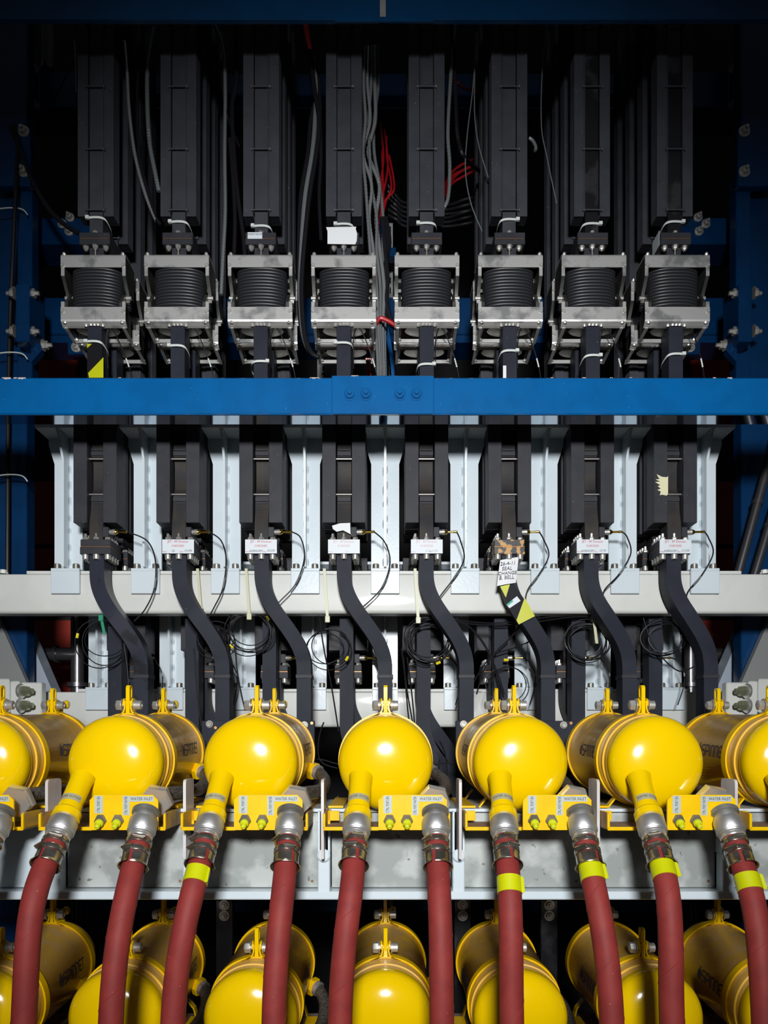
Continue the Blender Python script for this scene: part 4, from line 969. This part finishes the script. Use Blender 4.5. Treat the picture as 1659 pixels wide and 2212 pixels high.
# white bolted end blocks of the lower beam
for sd, nm in ((0, 'left'), (1, 'right')):
    fx = (lambda px: px) if sd == 0 else (lambda px: 1660-px)
    Ye = 1.985; t = thing('end_block', P(fx(20), 1560, Ye), 'white bolted end block of the lower beam on the %s' % nm, 'bracket')
    for x0, x1, y0, y1, dy in ((-60, 20, 1466, 1540, 0), (22, 42, 1471, 1545, .005), (42, 90, 1474, 1600, .02)):
        a, c = sorted((fx(x0), fx(x1))); plane_box(MB(), a, c, y0, y1, Ye+dy, Ye+dy+.03, .003).build('block_plate', WHT, t)
    for py in (1493, 1524):
        p = P(fx(44), py, Ye); d = (1 if sd == 0 else -1, -.15, 0); m = MB(); m.lathe([(.02, 0), (.02, .004), (.0175, .005), (.0175, .008)], p, d, 20); m.build('washer', CHROME, t)
        m = MB(); m.lathe([(.0145, .003), (.0145, .022), (.0125, .025), (.008, .025), (.008, .036), (.0065, .038)], p, d, 6); m.build('nut', M_('oily_brass', (.35,.37,.25), .3, .7), t)
    p = P(fx(6), 1250 if sd else 1232, 1.87)
    m = MB(); d = (0, 0, 1); m.lathe([(.012, 0), (.012, .004), (.009, .0045), (.009, .01)], P(fx(8), 1240, 1.872), d, 8); m.build('beam_bolt', WHT, t)
# small bolted plates in the dark under the rack
for k, (px, nm) in enumerate(((485, 'left'), (1000, 'middle'), (1187, 'right'))):
    t = thing('dark_post', (X(px, 1.8), 1.8, 0), 'dark bolted post in the shadow under the rack, %s one' % nm, 'post')
    MB().box(X(px-18, 1.8), X(px+18, 1.8), 1.8, 1.82, 0, Z(1945, 1.8), .001).build('post_shaft', BLKD, t)
    for py in (1955, 1978): ybolt('bolt', t, P(px, py, 1.8), .009, .008)
t = thing('diagonal_brace', P(800, 1965, 2.3), 'grey blue beam in the darkness below the rack', 'beam')
plane_box(MB(), -100, 1760, 1925, 1965, 2.3, 2.36, .002).build('beam_tube', NAVY, t)
plane_box(MB(), -100, 1760, 1965, 1970, 2.29, 2.38).build('bottom_flange', NAVY, t)

# ------------------------------------------------------------ cables
def cable(label, pts, r, mt, name='hanging_cable', rib=False, cat='cable', group=None):
    P3 = [P(a, b, 1.86 if 1.925 < Y < 2.025 and 230 < a < 1450 and b < 780 else Y) for a, b, Y in pts]; sp = spline(P3, 10 if not rib else 8)
    m = MB()
    if rib:
        out = []; rr = []
        for k in range(len(sp)-1):
            n = max(2, int((sp[k+1]-sp[k]).length/.0035))
            for j in range(n): out.append(sp[k]+(sp[k+1]-sp[k])*j/n)
        rr = [r*(1 if k % 2 else .80) for k in range(len(out))]; m.tube(out, rr, 8)
    else: m.tube(sp, r, 8)
    o = m.build(name, mt, None, P3[-1]); tag(o, label, cat, group); return o
Yk = 1.86
cable('silver armoured conduit right of the first tower', [(270,90,Yk),(275,150,Yk),(279,230,Yk),(288,310,Yk),(300,370,Yk),(318,430,Yk),(338,478,Yk)], .0046, STEELC, 'armoured_conduit', True, 'conduit')
cable('black cable curving right from the first tower to the second flange', [(300,120,Yk),(297,240,Yk),(303,340,Yk),(316,400,Yk),(335,465,1.98),(348,486,1.95)], .0042, CABLE)
cable('pale grey conduit beside the left edge of the second tower', [(334,60,1.98),(320,140,1.98),(319,230,1.98),(324,310,1.98),(335,370,1.98),(344,415,1.98)], .006, GREYC, 'armoured_conduit', True, 'conduit')
cable('dim armoured conduit between the second and third towers', [(458,40,Yk),(482,100,Yk),(487,190,Yk),(486,330,Yk),(487,460,Yk),(482,560,1.98),(478,640,1.98)], .005, GREYC, 'armoured_conduit', True, 'conduit')
cable('thin black cable crossing left of the third tower', [(478,130,1.99),(482,200,1.99),(495,260,1.99),(518,318,1.99)], .0022, CABLE)
cable('grey black cable left of the third tower', [(508,50,1.98),(512,170,1.98),(502,230,1.98),(506,330,1.98),(515,430,1.98),(525,500,1.97),(530,560,1.97)], .0055, CABLE)
cable('second black cable falling behind the third bellows', [(497,300,Yk),(505,400,Yk),(508,480,Yk),(506,560,Yk),(505,640,Yk)], .005, CABLE)
for k, (off, lab, mt) in enumerate(((0, 'outer', CABLE), (9, 'middle', GREYC), (18, 'inner', CABLE))):
    yk = 1.853+k*.014
    cable('%s long black hose between the third and fourth towers' % lab, [(672-off*.3,110,yk),(678+off*.6,180,yk),(690-off,260,yk),(684-off,330,yk),(668-off,430,yk),(655-off*.5,560,yk),(652-off*.3,640,yk),(658-off*.3,720,yk),(672-off*.2,760,yk),(690,772,yk)], .0058, mt)
cable('dark cable loop lying left of the fourth tower', [(690,170,2.0),(694,330,2.0),(690,420,2.0),(694,520,2.0)], .0045, CABLE)
cable('bright red cable strand at the top between third and fourth towers', [(656,30,2.1),(664,80,2.1),(676,130,2.1),(684,190,2.12),(690,260,2.14)], .006, REDC)
cable('thin red wire running down beside the red strand', [(664,40,2.12),(672,100,2.12),(684,150,2.12),(688,200,2.12)], .002, REDC)
for k in range(5):
    dx_ = (0, 5, -3, 6, -1)[k]; yk = (1.852, 1.868, 1.884, 1.900, 1.916)[k]; cable('%s silver armoured conduit right of the fourth tower' % ORD[k], [(788+k*7,100,yk),(790+k*6+(k-2)*2,180,yk),(790+k*5+dx_,260,yk),(784+k*6-dx_,330,yk),(790+k*8+dx_,400,yk),(795+k*8-dx_,470,yk),(800+k*7,540,yk),(806+k*8,620,yk),(812+k*5,700,yk),(816+k*4,770,yk),(818+k*4,850,yk)], .0045 if k != 3 else .0055, STEELC if k in (1, 3) else GREYC, 'armoured_conduit', True, 'conduit')
for k in range(3):
    yk = 1.895+k*.012
    cable('black hose curving from the middle gap to the fifth bellows, %s' % ('top', 'middle', 'bottom')[k], [(826+k*4,470,yk),(832+k*5,530,yk),(838-k*8,600,yk),(836-k*6,650,yk),(846-k*5,690,yk),(862,706+k*6,yk)], .005, CABLE)
for k in range(5):
    a = k*6
    cable('red wire in the middle cable gap, %s of five' % ORD[k], [(822+(0,14,4,9,20)[k],265+(0,30,60,15,80)[k],2.2),(826+(3,10,0,12,16)[k],340,2.19),(822+(2,24,6,14,30)[k],388+(0,14,6,-8,20)[k],2.18),(824+(0,9,4,1,6)[k],440,2.19),(816+k*2,520,2.2),(814+k*2,600,2.2)], .0030, REDC)
for k in range(4):
    cable('red wire crossing right behind the fifth tower, %s of four' % ORD[k], [(1060,330+k*7,2.3),(1000,355+k*7+(k%2)*6,2.3),(975,375+k*8,2.3),(960,400+k*9,2.3),(930,430+k*6,2.26),(880,445+k*6,2.25)], .0040, REDC)
for k in range(6):
    cable('dark loom cable behind the fifth tower, %s of six' % ORD[k], [(1060,424+k*9,2.22),(1010,430+k*9+(k%3)*4,2.25),(960,445+k*9,2.25),(880,440+k*10,2.25),(856,424+k*10,2.25),(838,400+k*13,2.24)], .005, CABLE)
cable('red cable in a short curve right of the fifth tower', [(975,170,2.2),(990,180,2.2),(1002,190,2.2),(1034,198,2.06),(1060,200,2.03)], .004, REDC)
cable('red bundle emerging beside the fourth bellows frame', [(812,700,2.0),(822,688,2.0),(836,692,2.0),(850,700,2.0),(872,716,2.0)], .0055, REDC)
for k in range(4):
    cable('blue wire falling to the blue beam near the splice, %s of four' % ORD[k], [(826+k*2.6,690,2.157),(838+k*2,740,2.15),(846+k*1.5,790,2.14),(848+k*1.4,830,2.14)], .0022, BLUC)
for k in range(3):
    cable('red wire below the fourth bellows frame, %s of three' % ORD[k], [(792+k*4,775,2.0),(794+k*3,800,2.0),(796+k*4,830,2.0)], .0022, REDC)
cable('dark armoured conduit right of the fifth tower', [(985,40,2.0),(978,110,2.0),(972,200,2.0),(968,290,2.0),(972,360,2.0),(968,430,2.0),(950,460,2.0)], .005, GREYC, 'armoured_conduit', True, 'conduit')
cable('black armoured conduit beside the grey one right of the fifth tower', [(976,50,2.02),(983,160,2.02),(986,250,2.02),(990,300,2.02),(1004,340,2.02),(1040,372,2.03)], .0055, CABLE, 'armoured_conduit', True, 'conduit')
cable('thin grey wire left of the sixth tower', [(1030,80,1.99),(1022,190,1.99),(1010,290,1.99),(1006,370,1.99),(1018,440,1.99),(1042,500,1.97)], .0014, GREYC)
cable('second thin wire left of the sixth tower', [(1026,150,2.0),(1026,250,2.0),(1036,320,2.0),(1056,385,1.99)], .0014, GREYC)
cable('thin grey wire left of the seventh tower', [(1184,45,1.99),(1172,150,1.99),(1170,270,1.99),(1182,340,1.99),(1203,440,1.99)], .0014, GREYC)
cable('short pale strap right of the sixth tower', [(1144,298,2.0),(1152,305,2.0),(1158,318,2.0),(1156,326,2.0)], .004, GREYC)
cable('black cable sweeping from the left column to the first flange', [(22,275,1.98),(44,320,1.98),(70,390,1.96),(105,450,1.94),(140,485,1.92),(172,505,1.90)], .006, CABLE)
cable('second black cable under the sweeping one at left', [(30,270,1.99),(50,335,1.99),(84,415,1.97),(120,465,1.95),(160,500,1.93)], .0045, CABLE)
cable('black cable running down the face of the left column', [(40,300,1.98),(34,420,1.98),(28,560,2.0),(22,700,2.02),(18,900,2.03),(17,1100,2.03),(16,1300,2.03)], .0055, CABLE)
cable('thin cable beside the top left corner of the first tower', [(158,24,1.68),(161,60,1.90),(164,110,1.95),(166,200,1.95)], .003, GREYC)
cable('black cables hanging behind the upper left bracket', [(150,150,2.12),(130,190,2.12),(112,225,2.12)], .003, CABLE)
for py, lab in ((450, 'upper'), (762, 'middle'), (1026, 'lower')):
    o = cable('%s white wire tie end sticking out from the left column' % lab, [(-15,py+3,2.0),(20,py-1,2.0),(48,py+2,2.0),(60,py+14,2.0)], .0018, TIE, 'wire_tie', False, 'cable tie')
# signal leads hanging below the bellows
for i in range(8):
    x = XC[i]; sg = 1
    b = Vector((x+.026, 1.80, Z(712, 1.80)))
    pts = [b+Vector((-.003, .01, -.09)), b+Vector((-.004, 0, -.03)), b+Vector((.004, -.006, 0)), b+Vector((.017, -.006, -.008)), b+Vector((.036, 0, -.05)), b+Vector((.052, .01, -.10)), b+Vector((.056, .012, -.15))]
    t = thing('sensor_lead', b, 'thin black sensor lead looping below the %s bellows from the left' % ORD[i], 'cable')
    m = MB(); sp = spline(pts, 8); m.tube(sp, .0014, 8); m.build('lead_wire', CABLE, t)
    k = int(len(sp)*.72); m = MB(); m.tube(sp[k:k+4], .0018, 8); m.build('lead_marker', TIE, t)
# coils under the upper white beam
def coil(cx, cy, r, n, label, seed, Yc=1.775, marks=()):
    rnd = random.Random(seed); c = P(cx, cy, Yc); s_ = Yc/F
    t = thing('cable_coil', c-Vector((0, 0, r*s_)), label, 'cable coil')
    for k in range(n):
        rr = r*s_*rnd.uniform(.78, 1.06); ox, oz = rnd.uniform(-7, 7)*s_, rnd.uniform(-7, 7)*s_; e = rnd.uniform(.78, 1.02); y0 = rnd.uniform(-.006, .008); th = rnd.uniform(-.3, .3); a = rnd.uniform(0, 6)
        pts = [c+Vector((ox+rr*math.cos(q*math.pi/16+a), y0+.004*math.sin(q*.4+a), oz+rr*e*math.sin(q*math.pi/16+a))) for q in range(33)]
        m = MB(); m.tube(pts, .00135, 6); m.build('cable_turn', CABLE, t)
    for a in marks:
        q = c+Vector((r*s_*math.cos(a), -.004, r*s_*math.sin(a))); tn = Vector((-math.sin(a), 0, math.cos(a)))
        m = MB(); m.cyl(q-tn*.006, q+tn*.006, .0036, 10); m.build('marker_sleeve', YMARK, t)
    return t
YC_ = 1.772
coil(222, 1384, 54, 3, 'three-turn cable coil at far left under the beam', 1, 1.885, (2.95,))
coil(460, 1384, 40, 3, 'small cable coil behind the second curved waveguide', 2, 1.90)
coil(538, 1362, 50, 6, 'thick cable coil hanging between second and third curved waveguides', 3, 1.885, (.55, 3.9))
coil(708, 1400, 48, 3, 'loose cable coil between third and fourth curved waveguides', 4, 1.885, (-.5,))
coil(928, 1384, 52, 8, 'densely wound cable coil between fourth and fifth curved waveguides', 5, 1.885, (-1.2,))
coil(1268, 1388, 46, 6, 'cable coil hung right of the hazard-taped waveguide', 6, 1.885)
coil(1436, 1378, 50, 4, 'cable coil hung at right under the beam end', 7, 1.885)
coil(1092, 1478, 52, 2, 'wide drooping cable loop above the third right tank', 8, 1.885, (1.55,))
# long ties that carry the coils
for px, y0, y1, mt, lab in ((430,1228,1318,TIEO,'second'), (535,1228,1332,TIEO,'third'), (704,1228,1338,TIEO,'fourth'), (900,1228,1340,TIEO,'fifth'), (1286,1335,1390,TIEO,'seventh'), (222,1335,1370,GREENT,'first')):
    Ya = 1.845 if y1 < 1345 else 1.875
    t = thing('cable_tie', P(px, y1, Ya), 'long %s nylon tie hanging beside the %s curved waveguide' % ('green' if mt is GREENT else 'yellowed', lab), 'cable tie')
    p0, p1 = P(px-3, y0, Ya), P(px+4, y1, Ya); m = MB(); w_ = .0036
    m.add([p0+Vector((-w_, 0, 0)), p0+Vector((w_, 0, 0)), p1+Vector((w_, 0, 0)), p1+Vector((-w_, 0, 0)), p0+Vector((-w_, .0015, 0)), p0+Vector((w_, .0015, 0)), p1+Vector((w_, .0015, 0)), p1+Vector((-w_, .0015, 0))], [(0,1,2,3),(7,6,5,4),(0,4,5,1),(1,5,6,2),(2,6,7,3),(3,7,4,0)]); m.build('tie_strap', mt, t)
    m = MB(); q = p1 if y0 < 1300 else p0; m.box(q.x-.006, q.x+.006, q.y-.004, q.y+.002, q.z-.008, q.z+.008, .001); m.build('tie_head', mt, t)
# loose black cables under the beam
LC = [('bundle strand sweeping right under the beam', [(930,1330),(990,1340),(1060,1346),(1120,1342),(1200,1332),(1290,1328)]), ('lower bundle strand sweeping right under the beam', [(940,1334),(1000,1346),(1070,1350),(1140,1346),(1230,1334),(1330,1330)]), ('strand drooping from the fifth waveguide to the drooping loop', [(985,1335),(1020,1360),(1050,1400),(1068,1440),(1080,1490),(1084,1520)]), ('second strand drooping from the fifth waveguide', [(980,1335),(1012,1352),(1046,1390),(1074,1450),(1090,1500)]),
      ('slack cable rising to the taped waveguide', [(1030,1500),(1045,1450),(1070,1410),(1110,1370),(1150,1310)]), ('slack cable below the taped waveguide', [(1020,1480),(1060,1420),(1110,1400),(1160,1380)]), ('cable falling straight between fourth and fifth waveguides', [(872,1420),(876,1470),(882,1540),(890,1600)]), ('second cable falling between fourth and fifth waveguides', [(868,1400),(878,1480),(890,1550),(900,1600)]), ('third cable falling between fourth and fifth waveguides', [(880,1420),(888,1480),(894,1540),(898,1600)]),
      ('cable falling beside the second curved waveguide', [(420,1400),(424,1460),(430,1530),(436,1570)]), ('cable falling beside the third waveguide', [(690,1330),(700,1400),(716,1480),(732,1580)]), ('cable falling right of the second waveguide', [(508,1380),(512,1440),(520,1490),(530,1535)]), ('cable looping down left of the central tank', [(700,1560),(690,1590),(688,1630),(700,1650),(730,1660)]), ('cables crossing left of the central tank', [(680,1640),(700,1642),(720,1648),(740,1652)]), ('cable crossing right of the central tank', [(938,1652),(960,1648),(985,1652),(1000,1660)]), ('cable loop in the gap right of the central tank', [(950,1600),(962,1630),(966,1680),(958,1710),(948,1690),(950,1640)]),
      ('thin slack cable under the right beam end', [(1390,1335),(1410,1390),(1440,1430),(1470,1450),(1500,1440)]), ('cable falling left of the first curved waveguide', [(268,1390),(276,1450),(280,1530),(284,1560)])]
for lab, pts in LC:
    Yv = 1.882 if ('bundle' in lab or 'strand' in lab or 'slack' in lab) else 1.785 if pts[-1][1] < 1535 else 1.80
    if 'central tank' in lab: Yv = 1.79
    cable('black '+lab, [(a, b, Yv) for a, b in pts], .0018, CABLE, 'loose_cable')
for px, py in ((868, 1426), (1085, 1447), (1360, 1329)):
    pass
